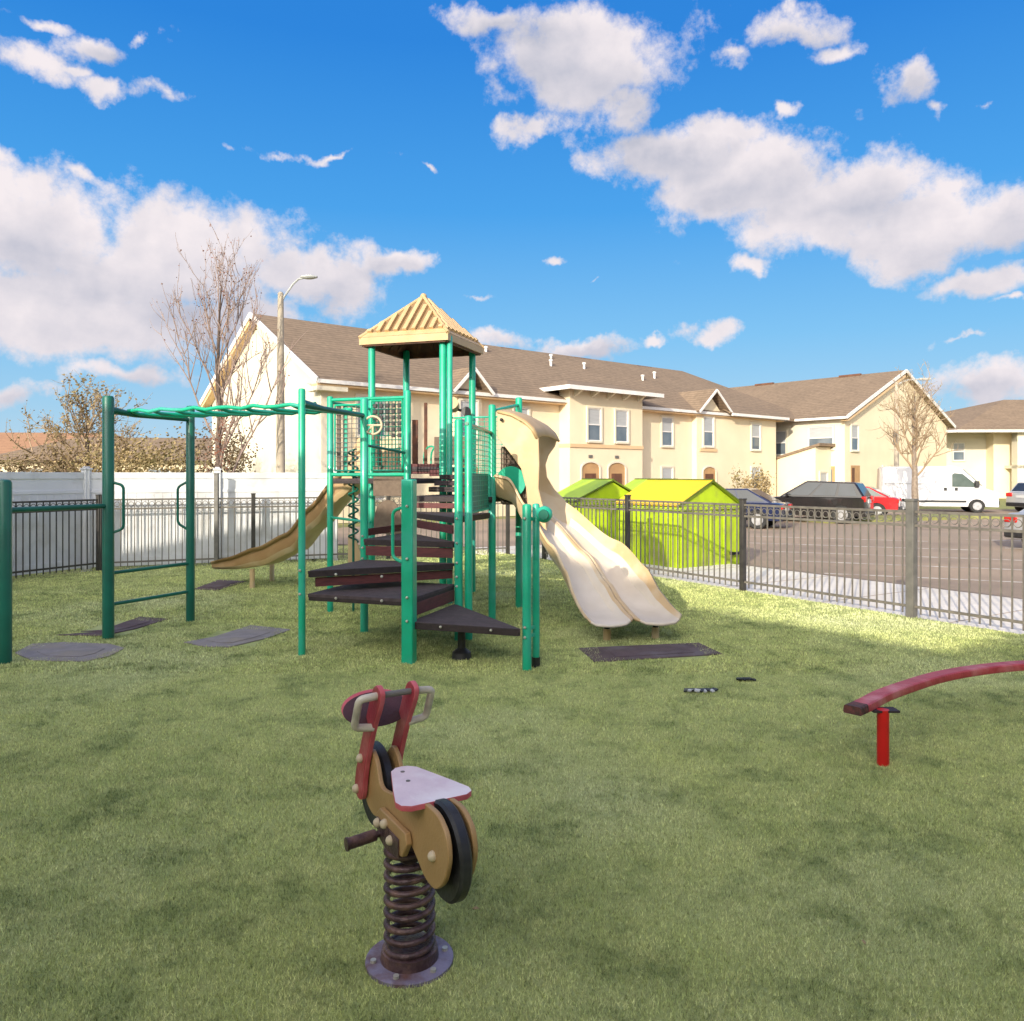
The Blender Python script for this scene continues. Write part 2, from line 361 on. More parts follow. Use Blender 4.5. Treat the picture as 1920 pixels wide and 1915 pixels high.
# shading of the masses: billow relief from noise sampled towards the sun, dull flat undersides
def bil(off):
    q = nd('ShaderNodeTexNoise'); q.inputs['Scale'].default_value = 9; q.inputs['Detail'].default_value = 6; q.inputs['Roughness'].default_value = .55
    L.new(vm('ADD', D, off), q.inputs['Vector']); return q.outputs[0]
rel = mth('SUBTRACT', bil((0,0,0)), bil((-.012,-.01,.028)))
ln3 = nd('ShaderNodeTexNoise'); ln3.inputs['Scale'].default_value = 4.0; ln3.inputs['Detail'].default_value = 6
L.new(vm('MULTIPLY', D, (1, 1, 3.0)), ln3.inputs['Vector'])
core = mrange(mth('MAXIMUM', under, mth('MULTIPLY', gen, .6)), -.05, .60, 0, .58)
shade = mth('MULTIPLY_ADD', rel, -1.6, mth('MULTIPLY', core, mrange(ln3.outputs[0], .36, .62, .45, 1.35)))
shade = mth('ADD', shade, .06, clamp=True)
ccol = mixc(shade, (7.7, 7.1, 7.3, 1), (4.2, 4.35, 5.2, 1))
# clear sky: Nishita blended with the deep polarised blue gradient of the day
def lin(c): return tuple(((x/255+.055)/1.055)**2.4/.12 if x > 10 else x/255/12.92/.12 for x in c)+(1,)
ramp = [(0.0,(190,218,240)),(.08,(158,208,243)),(.17,(122,194,245)),(.32,(66,163,240)),(.50,(34,134,226)),(1.1,(26,108,205))]
grad = lin(ramp[0][1])
for (e0, c0), (e1, c1) in zip(ramp, ramp[1:]): grad = mixc(mrange(el, e0, e1), grad, lin(c1))
skyc = mixc(.9, sky.outputs[0], grad)
# unseen glow round the sun, added to lift the fill light
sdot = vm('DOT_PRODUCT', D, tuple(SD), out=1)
fill_glow = mth('POWER', mth('MAXIMUM', sdot, 0.0), 6.0)
final = mixc(mask, skyc, ccol)
final = mixc(mrange(el, -.02, .0), (2.2, 2.1, 1.8, 1), final)
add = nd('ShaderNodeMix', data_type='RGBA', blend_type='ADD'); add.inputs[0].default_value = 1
L.new(final, add.inputs[6]); vcol = mixc(fill_glow, (0,0,0,1), (44, 41.5, 36, 1)); L.new(vcol, add.inputs[7])
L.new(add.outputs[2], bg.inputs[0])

# ------------------------------------------------------------------ ground
LZ = -.12
def sheet(name, pts, z, m, thick=0, **k):
    b = MB()
    if thick: b.prism([V(x, y, z-thick) for x, y in pts], (0,0,thick))
    else: b.add([V(x, y, z) for x, y in pts], [list(range(len(pts)))])
    o = b.build(name, m, smooth=False); return tag(o, kind='structure', **k)
FD = V(.5286, -.8489); FN = V(.8489, .5286)      # right fence direction (towards viewer) and outward normal
FB = V(2.10, 14.36)                                 # a post of it
F2 = V(.928, .372)
CORN = V(-.03, 17.78); C1 = V(-7.65, 14.67); C0 = C1 + V(-.42, -.9)*6.5
def fl(s, off=0): p = FB + FD*s + FN*off; return (p.x, p.y)
sheet('ground', [(-400,-200),(400,-200),(400,700),(-400,700)], LZ-.02, M['lawn'])
turf = [(C0.x-.1, C0.y), (C1.x-.08, C1.y+.05), (CORN.x, CORN.y+.05), fl(30, .06), (-14, -16)]
sheet('turf', turf, 0, M['turf'], .2)
lot = [fl(-5.4, 2.75), fl(-1.5, 2.9), fl(22, 3.1), fl(40, 3.1), (80, -5), (100, 60), (48, 52), (30.5, 44.0), (12, 47), (-6.2, 28.8), (-6.4, 22)]
sheet('parking_lot', lot, LZ, M['asphalt'])
sheet('sidewalk', [fl(-6.0, .07), fl(30, .07), fl(30, 2.95), fl(-1.5, 2.75), fl(-5.6, 2.6)], -.01, M['concrete'], .14)
# joints in the sidewalk
jb = MB()
for i in range(18):
    a = fl(-5+i*1.8, .08); b_ = fl(-5+i*1.8, 2.7); jb.bar((a[0], a[1], -.0075), (b_[0], b_[1], -.0075), .012, .003)
tag(jb.build('sidewalk_joints', M['asphalt'], smooth=False), kind='structure')
sheet('lawn_strip', [(12.5,31.2),(20,34.4),(34,34.0),(34,36.2),(20,36.6),(11.8,33.4)], LZ+.13, M['lawn'], .14)
lb = MB()
for (x, y) in [(8.2,14.25),(8.4,16.5),(8.6,18.7),(8.8,21.2),(9.0,23.9)]:
    lb.bar((x-2.2, y+.95, LZ+.0045), (x+2.9, y-1.25, LZ+.0045), .10, .002)
for (x, y) in [(14.5,17.0),(15.0,19.6),(15.6,22.4)]:
    lb.bar((x-2.2, y+.95, LZ+.0045), (x+2.9, y-1.25, LZ+.0045), .10, .002)
tag(lb.build('parking_lines', M['paint'], smooth=False), kind='structure')

# turf fibres: hundreds of thousands of small leaning blades
def blades():
    rng = np.random.default_rng(3)
    pos = []
    for (y0, y1, n, wd, ln) in [(2.2,3.6,170000,.003,.014),(3.6,5.2,150000,.0038,.015),(5.2,7.0,110000,.005,.014),(7.0,9.5,130000,.009,.017),(9.5,14,170000,.013,.020),(14,19,60000,.02,.022)]:
        y = rng.uniform(y0, y1, n); x = rng.uniform(-.72, .72, n)*y
        pos.append(np.stack([x, y, np.full(n, wd), np.full(n, ln)], 1))
    P = np.concatenate(pos)
    ok = ((P[:,0]+.37)**2+(P[:,1]-2.86)**2 > .158**2)
    s = (P[:,0]-FB.x)*FN.x + (P[:,1]-FB.y)*FN.y; ok &= s < .02
    for (cx, cy, rx, ry) in matzones: ok &= ~((np.abs(P[:,0]-cx) < rx) & (np.abs(P[:,1]-cy) < ry))
    P = P[ok]; n = len(P)
    a = rng.uniform(0, 2*math.pi, n); la = rng.uniform(0, 2*math.pi, n); lean = rng.uniform(.25, 1.45, n)*np.interp(P[:,1], [2.5, 4, 9], [.80, .74, .48])
    h = P[:,3]*rng.uniform(.6, 1.25, n)
    dx, dy = np.cos(a)*P[:,2]/2, np.sin(a)*P[:,2]/2
    tx, ty, tz = np.cos(la)*np.sin(lean)*h, np.sin(la)*np.sin(lean)*h, np.cos(lean)*h+.004
    v = np.zeros((n, 3, 3), dtype=np.float32)
    v[:,0] = np.stack([P[:,0]-dx, P[:,1]-dy, np.full(n, .0)], 1); v[:,1] = np.stack([P[:,0]+dx, P[:,1]+dy, np.full(n, .0)], 1)
    v[:,2] = np.stack([P[:,0]+tx, P[:,1]+ty, tz], 1)
    me = bpy.data.meshes.new('turf_blades'); me.vertices.add(3*n); me.loops.add(3*n); me.polygons.add(n)
    me.vertices.foreach_set('co', v.reshape(-1)); me.loops.foreach_set('vertex_index', np.arange(3*n, dtype=np.int32))
    me.polygons.foreach_set('loop_start', np.arange(0, 3*n, 3, dtype=np.int32)); me.polygons.foreach_set('loop_total', np.full(n, 3, dtype=np.int32))
    me.materials.append(M['blade']); me.update(calc_edges=True); me.validate()
    o = bpy.data.objects.new('turf_blades', me); COL.objects.link(o)
    tag(o, 'short faded green artificial turf fibres covering the playground', 'turf', kind='stuff')

# rubber mats (G turns a spot of the plan into a point)
def G(px, py, z=0): d = 1484*(1.75-z)/(py-893); return ((px-960)/1484*d, d)
matzones = []
def rmat(name, pts, m, label, z=.012):
    P = [G(*p) for p in pts]; cx = sum(p[0] for p in P)/len(P); cy = sum(p[1] for p in P)/len(P)
    b = MB(); b.prism([V(x, y, 0) for x, y in P], (0,0,z))
    inner = [V(cx+(x-cx)*.62, cy+(y-cy)*.62, z) for x, y in P]; b.prism(inner, (0,0,.006))
    o = b.build(name, m, loc=(cx, cy, 0), bevel=.004)
    tag(o, label, 'rubber mat', 'rubber wear mats set in the turf')
    matzones.append((cx, cy, (max(p[0] for p in P)-min(p[0] for p in P))*.36, (max(p[1] for p in P)-min(p[1] for p in P))*.36))
rmat('rubber_mat', [(28,1226),(60,1209),(120,1206),(205,1209),(234,1217),(205,1232),(160,1242),(60,1240)], M['rubber_grey'], 'faded blue grey rubber mat beside the low teal post at the far left')
rmat('rubber_mat', [(105,1192),(180,1187),(262,1158),(316,1162),(255,1180),(190,1194)], M['rubber'], 'purple brown rubber mat under the tall left teal post of the climber')
rmat('rubber_mat', [(345,1206),(400,1196),(470,1174),(546,1182),(500,1198),(430,1215),(385,1214)], M['rubber_grey'], 'faded grey rubber mat with worn centre under the overhead ladder')
rmat('rubber_mat', [(362,1106),(410,1088),(462,1091),(408,1108)], M['rubber'], 'small dark rubber mat at the foot of the single curved slide')
rmat('rubber_mat', [(1085,1217),(1310,1207),(1355,1228),(1115,1243)], M['rubber'], 'dark brown rubber mat in front of the double slide exit')
blades()
# bits lying on the turf
def scrap(px, py, w_, label, m1, m2):
    x, y = G(px, py); b = MB()
    for i in range(9):
        xx = x + (i/8-.5)*w_; b.bar((xx-w_*.05, y+random.uniform(-.03,.03), .014), (xx+w_*.05, y+random.uniform(-.03,.03), .02), .05, .012, i % 2)
    b.bar((x-w_/2, y+.03, .01), (x+w_/2, y+.03, .01), .06, .012, 0)
    tag(b.build('broken_grate', [m1, m2], loc=(x, y, 0)), label, 'grate')
scrap(1313, 1298, .24, 'broken black and white plastic grate lying in the turf', M['black'], M['debris_w'])
scrap(1398, 1277, .12, 'small black scrap on the turf behind the broken grate', M['black'], M['black'])
for i, (px, py, lb_) in enumerate([(892,1718,'dry tan leaf on the turf right of the spring rider base'),(1620,1782,'curled orange leaf on the turf at the lower right'),(1813,1480,'pale leaf on the turf right of the red beam post'),(795,1372,'small pale leaf on the turf behind the rider handlebars')]):
    x, y = G(px, py); b = MB(); a = i*1.3
    c, s_ = math.cos(a)*.016, math.sin(a)*.016
    b.add([V(x-c,y-s_,.03), V(x-s_*.5,y+c*.5,.036), V(x+c,y+s_,.031), V(x+s_*.5,y-c*.5,.03)], [[0,1,2],[0,2,3]])
    tag(b.build('fallen_leaf', M['leaf_tan'], loc=(x, y, 0), solid=.001), lb_, 'leaf', 'leaves fallen on the turf')

# ------------------------------------------------------------------ play structure
E0 = V(-.965, 7.42); U = V(1.042, -.352); W = V(.352, 1.042)
def Nn(i, j, z=0): p = E0+U*i+W*j; return Vector((p.x, p.y, z))
uu = U.normalized(); vv = W.normalized()
ps = thing('play_structure', 'teal post play structure with winding plum steps, tan roofed tower and two slides', 'play structure', (E0.x, E0.y, 0))
def post(p, z1, r, m='teal', cap=True, z0=-.05, square=False):
    b = MB(); p = Vector(p)
    if square: 
        b.bar((p.x,p.y,z0), (p.x,p.y,z1), r*2, r*1.7, up=(vv.x, vv.y, 0))
    else:
        b.tube([(p.x,p.y,z0), (p.x,p.y,z1-r*.5), (p.x,p.y,z1-r*.12), (p.x,p.y,z1)], [r, r, r*.8, r*.25], 16)
    return b.build('post', M[m], ps, bevel=.012 if square else 0)
P_E = post(Nn(0,0), 1.72, .06, square=True)
post(G(566,1228)+(0,), 2.61, .035)
PF = V(.135, 7.15); post(PF, 1.50, .042); post(PF+V(.085,.12), 1.50, .034, z0=.07)
MB().tube([(PF.x+.085,PF.y+.12,-.02),(PF.x+.085,PF.y+.12,.09)], .04, 12).build('post_foot', M['black'], ps)
post(Nn(0,1)+uu*.045, 2.36, .045); post(Nn(0,1)+uu*.14+vv*.05, 2.40, .042)
post(G(683,1185)+(0,), 2.63, .045)
post(Nn(-1,2), 2.82, .045); post(Nn(0,2)+V(.02,.1), 2.62, .045); post(Nn(0,3), 2.80, .045); post(Nn(-2,2), 2.78, .04)
T = {(-1,3):3.70, (-1,4):3.70, (-2,3):3.70, (-2,4):3.70}
for (i, j), z in T.items(): post(Nn(i,j), z, .05)
post(Nn(-1,3)+uu*.10, 3.68, .04)
# decks and steps: thick coated plates with rolled rims
def deck(name, pts, z, th=.055, m='plum'):
    b = MB(); P = [Vector((p.x, p.y, z)) for p in pts]; b.prism([p-V(0,0,th*.6) for p in P], (0,0,th*.6), 0)
    c = sum(P, Vector())/len(P)
    n = len(P)
    for i in range(n):
        a, q = P[i], P[(i+1) % n]; a2, q2 = a+(c-a).normalized()*.02, q+(c-q).normalized()*.02
        b.bar(a2-V(0,0,th*.62), q2-V(0,0,th*.62), .028, th*1.2, 1)
    return b.build(name, [M[m], M['plum_dark']], ps, bevel=.004)
E_, F_, D_, J_, H_, Gp, G_, L_ = Nn(0,0), Nn(1,0), Nn(-1,0), Nn(-1,1), Nn(0,1), Nn(-1,2), Nn(0,2), Nn(0,3)
def bolts(pts, r=.014):
    for p in pts: MB().sphere(p, r, 8).build('bolt', M['bolt'], ps)
deck('step_plate', [E_, F_, H_], .385)
deck('step_plate', [D_, E_, H_, J_], .595)
deck('step_plate', [D_, H_, J_], .82)
deck('step_plate', [J_, H_, Gp], 1.05)
deck('step_plate', [H_, G_, Gp], 1.31)
deck('step_plate', [Gp, G_, Nn(-1,3)], 1.50)
deck('platform', [G_, L_, Nn(-1,3)], 1.50)
deck('platform', [Nn(-2,2), Gp, Nn(-1,3), Nn(-2,3)], 1.72)
deck('platform', [Nn(-2,3), Nn(-1,3), Nn(-1,4), Nn(-2,4)], 1.88)
def riser(a, b_, z0, z1, m='maroon', th=.02, name='riser_board'):
    b = MB(); b.bar(Vector((a.x,a.y,(z0+z1)/2)), Vector((b_.x,b_.y,(z0+z1)/2)), th, z1-z0)
    return b.build(name, M[m], ps, bevel=.003)
def ins(a, b_, t=.03): return a+(b_-a)*t, b_+(a-b_)*t
for a, b_, z0, z1 in [(E_,H_,.42,.54),(D_+vv*.05,H_+vv*.05,.655,.745),(J_,H_+vv*.03,.87,.975),(H_,Gp,1.13,1.22),(J_+vv*.03,Gp,1.08,1.16),(Gp,G_,1.355,1.42)]:
    a, b_ = ins(a, b_); riser(a, b_, z0, z1)
# open treads climbing from the middle landing to the tower
for k, z in enumerate([1.58, 1.66, 1.74]):
    a = Nn(-1,2.45+.16*k) + uu*.06; b_ = a + uu*.72
    bb = MB(); bb.obox((a.x,a.y,z), uu*.72, vv*.24, (0,0,.03)); bb.obox((a.x,a.y,z-.035), uu*.72, vv*.02, (0,0,.034)); bb.build('tread', [M['plum'] if k % 2 else M['plum_dark']], ps, bevel=.004)
riser(Nn(-1,3)-uu*.02, Nn(-2,3)+uu*.9, 1.75, 1.84)
riser(Nn(-1,3)+vv*.02, Nn(-1,3)-uu*.75+vv*.02, 1.78, 1.92, 'maroon')
# centre support under the steps
s0 = Nn(.36,.30)
MB().tube([(s0.x,s0.y,-.02),(s0.x,s0.y,.06),(s0.x,s0.y,.1),(s0.x,s0.y,.34)], [.10,.09,.04,.035], 14).build('step_support', M['black'], ps)
bl = []
for p, zs in [(E_, (.40,.62,.98,1.47)), (Vector((*G(566,1228),0)), (.60,.83)), (Vector((PF.x,PF.y,0)), (.30,.39,1.37)), (H_+uu*.045, (.58,.68,.83,1.04,1.30)), (Vector((*G(683,1185),0)), (.83,.95,1.08))]:
    fr = Vector((-p.x, -p.y, 0)).normalized()
    rr = .057 if p is E_ else (.035 if p.x < -2 else .045)
    for z in zs: bl.append(Vector((p.x, p.y, z))+fr*rr+V(fr.y*.02, -fr.x*.02))
for t in (.3,.75): 
    for (a,b2,z) in ((E_,F_,.36),(D_,E_,.57),(D_,E_,.80)): 
        q = a+(b2-a)*t; bl.append(Vector((q.x,q.y,z))-vv*.022)
bolts(bl)
# handles
def handle(pts, r=.016, m='teal', name='handle', closed=False): return MB().tube(pts, r, 10, closed=closed).build(name, M[m], ps)
def rounded(p0, p1, p2, p3, k=.3):
    # p0-p1-p2-p3 polyline with rounded corners at p1, p2
    out = [p0]
    for a, c, b_ in ((p0,p1,p2),(p1,p2,p3)):
        da = (a-c); db = (b_-c); q = min(da.length, db.length)*k*1.3
        s1, s2 = c+da.normalized()*q, c+db.normalized()*q
        for t in range(6):
            t /= 5; out.append(s1*(1-t)**2+c*2*t*(1-t)+s2*t*t)
    return out+[p3]
he = Vector((E_.x, E_.y, 0))
handle(rounded(he+V(-.05,-.02,1.46), he-uu*.17+V(0,0,1.42), he-uu*.17+V(0,0,.98), he+V(-.05,-.02,.94)))
# rails at the stair sides
Jp = Vector((*G(683,1185), 0))
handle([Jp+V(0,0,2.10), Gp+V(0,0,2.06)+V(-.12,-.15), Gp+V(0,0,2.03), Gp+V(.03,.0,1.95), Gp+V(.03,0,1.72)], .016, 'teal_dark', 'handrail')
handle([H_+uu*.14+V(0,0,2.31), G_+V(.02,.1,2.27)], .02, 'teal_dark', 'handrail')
handle([G_+V(.02,.1,2.62-.08), L_+V(0,0,2.70)], .02, 'teal', 'handrail')
handle([Nn(-2,2,2.73), Nn(-1,2,2.73)], .022, 'teal', 'handrail')
handle([Nn(-2,2,1.77), Nn(-1,2,1.77)], .025, 'teal', 'handrail')
handle([Nn(-2,2,1.22), Jp+V(-.02,.5,1.20)], .016, 'teal', 'handrail')
handle([Nn(-2,2,2.70), Nn(-2,3,2.70)], .018, 'teal', 'handrail')
# welded mesh guards
def guard(a, b_, z0, z1, nx, nz, wire='beige', r=.005, frame='teal', name='mesh_guard', fr=.013):
    a, b_ = Vector((a.x,a.y,0)), Vector((b_.x,b_.y,0)); b = MB()
    for i in range(nx+1):
        p = a+(b_-a)*(i/nx); b.tube([p+V(0,0,z0), p+V(0,0,z1)], fr if i in (0,nx) else r, 6, 0 if i in (0,nx) else 1)
    for k in range(nz+1):
        z = z0+(z1-z0)*k/nz; b.tube([a+V(0,0,z), b_+V(0,0,z)], fr if k in (0,nz) else r, 6, 0 if k in (0,nz) else 1)
    return b.build(name, [M[frame], M[wire]], ps)
K_ = Nn(-2,2)
guard(K_+uu*.07, K_+uu*.50, 1.82, 2.66, 7, 14, 'greysteel')
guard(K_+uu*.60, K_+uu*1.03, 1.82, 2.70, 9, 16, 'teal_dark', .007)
guard(H_+uu*.17+vv*.06, G_+V(0,.1)-vv*.03, 1.36, 2.27, 9, 16, 'teal', .004)
guard(L_+uu*0+vv*.03, Nn(-1,3)+uu*.1+vv*.03, 1.55, 2.55, 12, 16, 'teal', .004)
# narrow uprights of the enclosure beside the mesh
for t in (.12,.22): 
    a = K_+uu*t; MB().bar((a.x,a.y+.03,1.76),(a.x,a.y+.03,2.66), .05, .012).build('upright_slat', M['brownpanel' if t < .2 else 'teal'], ps)
# counting frame panel of dark cubes on the upper guard
b = MB()
for i in range(5):
    for k in range(6):
        c = K_+uu*(.63+.085*i)-vv*.02; z = 2.66-.075*k
        if i >= k-2: b.obox((c.x,c.y,z-.05), uu*.05, vv*.03, (0,0,.05))
b.build('counting_blocks', M['black'], ps, bevel=.004)
# brown boards hung under the upper deck
def board(a, b_, z0, z1, m, name, th=.02, arch=False):
    a, b_ = Vector((a.x,a.y,0)), Vector((b_.x,b_.y,0)); d = b_-a; n = V(-d.y,d.x).normalized()*th
    if arch:
        pts = [a+d*(.5-.5*math.cos(t))+V(0,0,z0+(z1-z0)*math.sin(t)**.6) for t in [math.pi*i/14 for i in range(15)]]
    else: pts = [a+V(0,0,z0), b_+V(0,0,z0), b_+V(0,0,z1), a+V(0,0,z1)]
    return MB().prism(pts, n).build(name, M[m], ps, bevel=.004)
board(K_+uu*.62, K_+uu*1.03, 1.50, 1.87, 'brownpanel', 'side_board')
board(K_+uu*.60+vv*.05, K_+uu*1.0+vv*.05, 1.02, 1.45, 'brownpanel', 'arch_board', arch=True)
board(H_+uu*.17+vv*.06, G_+V(0,.1)-vv*.06, 1.37, 1.78, 'tealpanel', 'activity_panel', .008)
board(Nn(-1,4)+uu*-.1, Nn(-1,4)-uu*.62, 1.92, 2.35, 'brownpanel', 'side_board')
board(Nn(-2,3)+vv*.02+uu*.12, Nn(-2,3)+vv*.02+uu*.02, 1.9, 2.7, 'brownpanel', 'side_board')
for t in (.15,.33):
    a = Nn(-2,4)+uu*t; MB().bar((a.x,a.y,1.92),(a.x,a.y,2.88 if t > .2 else 2.62), .05 if t > .2 else .09, .03, up=(0,1,0)).build('climbing_slat', M['brown_under'], ps, bevel=.006)
# hoop handles at the tower entry
for dx in (0, .12):
    c = Nn(-1,4)-uu*(.80-dx); handle([c+V(0,0,1.9)]+[c+uu*(.12-.12*math.cos(t))+V(0,0,2.05+.16*math.sin(t)) for t in [math.pi*i/8 for i in range(8)]]+[c+uu*.26+V(0,0,1.9)], .014)
# steering ring
cJ = Jp+V(.10,-.02,2.32)
MB().tube([cJ+V(math.cos(t)*.10, 0, math.sin(t)*.10) for t in [2*math.pi*i/24 for i in range(24)]], .013, 8, closed=True).tube([cJ+V(-.10,0,0), cJ+V(.10,0,0)], .012, 8).tube([cJ, cJ+V(0,.0,-.16)], .014, 8).tube([cJ, cJ+V(-.1,.02,-.12)], .012, 8).build('steering_wheel', M['beige'], ps)
# telescope on the tower
ct = Nn(-1,4)-uu*.22-vv*.2
bt = MB(); bt.tube([ct+V(0,0,2.78), ct+V(-.02,-.16,2.83)], [.09,.10], 16, 0); bt.tube([ct+uu*.22+V(0,0,2.68), ct+uu*.22+V(-.01,-.16,2.70)], [.06,.07], 14, 1); bt.tube([ct+V(0,0,2.76), ct+uu*.22+V(0,0,2.70)], .02, 8, 1)
bt.build('periscope', [M['tanp'], M['black']], ps)
# coil climber
cc_ = Nn(-1.75,2.1); hx = [cc_+V(math.cos(t)*.06, math.sin(t)*.06, .9+.135*t/math.pi*.5) for t in [i*math.pi/5 for i in range(0, 90)]]
MB().tube(hx, .013, 7).tube([cc_+V(0,0,-.02), cc_+V(0,0,2.1)], .016, 8).build('coil_climber', M['teal_dark'], ps)
# bubble at the end post
bs_ = Vector((PF.x+.085, PF.y+.12, 0))
bb = MB(); c = bs_+V(.075,-.03,1.40); bb.sphere(c, .078, 20, 0); bb.build('ball_finial', M['teal'], ps)
MB().tube([c+V(-.005,-.03,0), c+V(-.012,-.085,0)], [.055,.045], 18).build('ball_socket', M['teal_dark'], ps)
for z in (.30,.37,1.36): MB().bar((PF.x,PF.y,z),(bs_.x,bs_.y,z), .03,.03).build('post_bracket', M['teal'], ps)
# roof
tcn = Nn(-1.5,3.5); hs = .68; z0, z1, z2 = 3.60, 3.70, 4.38
crn = [tcn+uu*a*hs+vv*b_*hs for a, b_ in ((-1,-1),(1,-1),(1,1),(-1,1))]
rb = MB(); ap = Vector((tcn.x, tcn.y, z2))
lo = [Vector((p.x,p.y,z0)) for p in crn]; hi = [Vector((p.x,p.y,z1)) for p in crn]
for i in range(4):
    j = (i+1) % 4; rb.add([lo[i],lo[j],hi[j],hi[i]], [[0,1,2,3]])
    tt = [hi[i].lerp(ap,.0), hi[j].lerp(ap,.0), ap]; rb.add(tt, [[0,1,2]], 1)
    for f0, f1 in ((0,.11),):   # smooth band under the ribs
        nn_ = (hi[j]-hi[i]).cross(ap-hi[i]).normalized()*.004; rb.add([hi[i]+nn_, hi[j]+nn_, hi[j].lerp(ap,f1)+nn_, hi[i].lerp(ap,f1)+nn_], [[0,1,2,3]], 0)
    # thin lip
    inn = [Vector((tcn.x,tcn.y,0))+(Vector((p.x,p.y,0))-Vector((tcn.x,tcn.y,0)))*.94 for p in (crn[i], crn[j])]
    rb.add([lo[i],lo[j],inn[1]+V(0,0,z0),inn[0]+V(0,0,z0)], [[0,1,2,3]])
    # moulded ribs up the slope
    base_a, base_b = hi[i], hi[j]; edge = base_b-base_a; mid = (base_a+base_b)/2; upv = (ap-mid)
    nrm = edge.cross(upv).normalized(); nrm = nrm if nrm.z > 0 else -nrm
    nr = 10
    for k in range(1, nr):
        t = k/nr; hmax = 1-abs(2*t-1)
        s_ = .10; e_ = hmax*.93-.03
        if e_ < s_+.05: continue
        p = base_a+edge*t+upv*s_; q = base_a+edge*t+upv*e_
        rb.bar(p+nrm*.018, q+nrm*.018, .062, .05, 0, up=nrm)
for i in range(4): rb.tube([hi[i], ap], .026, 8)
rb.sphere(ap, .05, 10)
rf = rb.build('tower_roof', [M['tan_roof'], M['groove_shade']], ps, fix=False)
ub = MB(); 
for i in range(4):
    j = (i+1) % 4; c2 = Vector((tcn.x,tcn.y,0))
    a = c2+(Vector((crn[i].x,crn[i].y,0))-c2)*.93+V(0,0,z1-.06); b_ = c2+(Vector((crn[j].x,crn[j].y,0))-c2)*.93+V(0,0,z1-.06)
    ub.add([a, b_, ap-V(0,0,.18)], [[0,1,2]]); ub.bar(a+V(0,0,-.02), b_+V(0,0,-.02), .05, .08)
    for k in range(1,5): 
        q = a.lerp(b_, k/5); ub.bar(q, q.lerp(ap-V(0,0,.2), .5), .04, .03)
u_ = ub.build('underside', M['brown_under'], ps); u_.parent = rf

# monkey bars
Bp, Cp, Ap = Vector((*G(203,1197),0)), Vector((*G(357,1165),0)), Vector((*G(8,1243),0)); Dp = Vector((*G(566,1228),0))
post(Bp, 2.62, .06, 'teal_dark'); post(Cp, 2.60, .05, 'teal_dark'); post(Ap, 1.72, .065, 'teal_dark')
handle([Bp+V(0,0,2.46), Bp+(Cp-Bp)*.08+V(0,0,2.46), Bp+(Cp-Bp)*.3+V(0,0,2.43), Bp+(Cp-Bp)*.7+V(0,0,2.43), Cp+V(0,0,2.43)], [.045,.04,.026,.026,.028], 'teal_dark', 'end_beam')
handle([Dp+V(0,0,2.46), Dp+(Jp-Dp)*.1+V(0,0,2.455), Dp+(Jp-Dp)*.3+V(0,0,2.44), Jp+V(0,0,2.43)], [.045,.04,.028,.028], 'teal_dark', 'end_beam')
A0, A1 = Bp.lerp(Cp,.22), Bp.lerp(Cp,.80); B0, B1 = Dp.lerp(Jp,.20), Dp.lerp(Jp,.78)
nb_ = 8
handle([A0.lerp(B0,t/16)+V(0,0,2.47+.015*math.sin(t*2.4)) for t in range(17)], .021, 'teal', 'overhead_rail')
handle([A1.lerp(B1,t/16)+V(0,0,2.47+.015*math.sin(t*2.4+1.5)) for t in range(17)], .021, 'teal', 'overhead_rail')
for k in range(nb_):
    p = A0.lerp(B0,(k+.1)/nb_); q = A1.lerp(B1,(k+.75)/nb_)
    p2 = A0.lerp(B0,(k+.45)/nb_)
    MB().tube([p+V(0,0,2.47), p.lerp(q,.15)+V(0,0,2.44), p.lerp(q,.85)+V(0,0,2.44), q+V(0,0,2.47)], .02, 8).build('rung', M['teal'], ps)
for z in (.36,.70): handle([Bp+V(0,0,z), Cp+V(0,0,z)], .02, 'teal_dark', 'rung')
handle([Ap+V(0,0,1.43), Bp+V(0,0,1.43)], .026, 'teal_dark', 'chinning_bar')
bc = (Cp-Bp).normalized()
handle(rounded(Bp+V(.02,0,1.69), Bp+V(.15,.03,1.65), Bp+V(.15,.03,1.18), Bp+V(.02,0,1.13), .25), .015, 'teal_dark')
handle(rounded(Cp+V(-.02,0,1.69), Cp+V(-.14,-.03,1.62), Cp+V(-.14,-.03,1.18), Cp+V(-.02,0,1.10), .25), .015, 'teal_dark')

# ---- slides
def interp(tab, s):
    for (a, x), (b_, y) in zip(tab, tab[1:]):
        if s <= b_:
            t = (s-a)/(b_-a); t = t*t*(3-2*t)*.5+t*.5; return x+(y-x)*t
    return tab[-1][1]
# single slide running left from the tower
st = (Nn(-2,3)+Nn(-2,4))/2; sd = -uu; sl = vv
ztab = [(0,1.86),(.3,1.82),(.7,1.45),(1.19,.98),(1.57,.60),(2.1,.38),(2.6,.30),(3.04,.29)]
sec = [(-.31,.20),(-.33,.235),(-.29,.23),(-.26,.06),(-.2,.0),(0,-.01),(.2,0),(.26,.06),(.29,.23),(.33,.235),(.31,.20)]
rows = []
for k in range(41):
    s = 2.95*k/40; z = interp(ztab, s); row = []
    hh = 1.35-.2*s/2.2 if s < 2.2 else 1.15-.75*(s-2.2)/.84
    for (o, h) in sec:
        ext = .10*math.cos(o/.33*math.pi/2) if k == 40 else 0
        p = st+sd*(s+ext)+sl*o; row.append((p.x, p.y, z+h*hh))
    rows.append(row)
left = MB().grid(rows, mif=lambda i, j: 1 if (3 <= j <= 6 and i > 4) else 0).build('slide', [M['tan_shade'], M['tanp']], ps, solid=.03)
left['label'] = 'single tan slide bent away to the left'
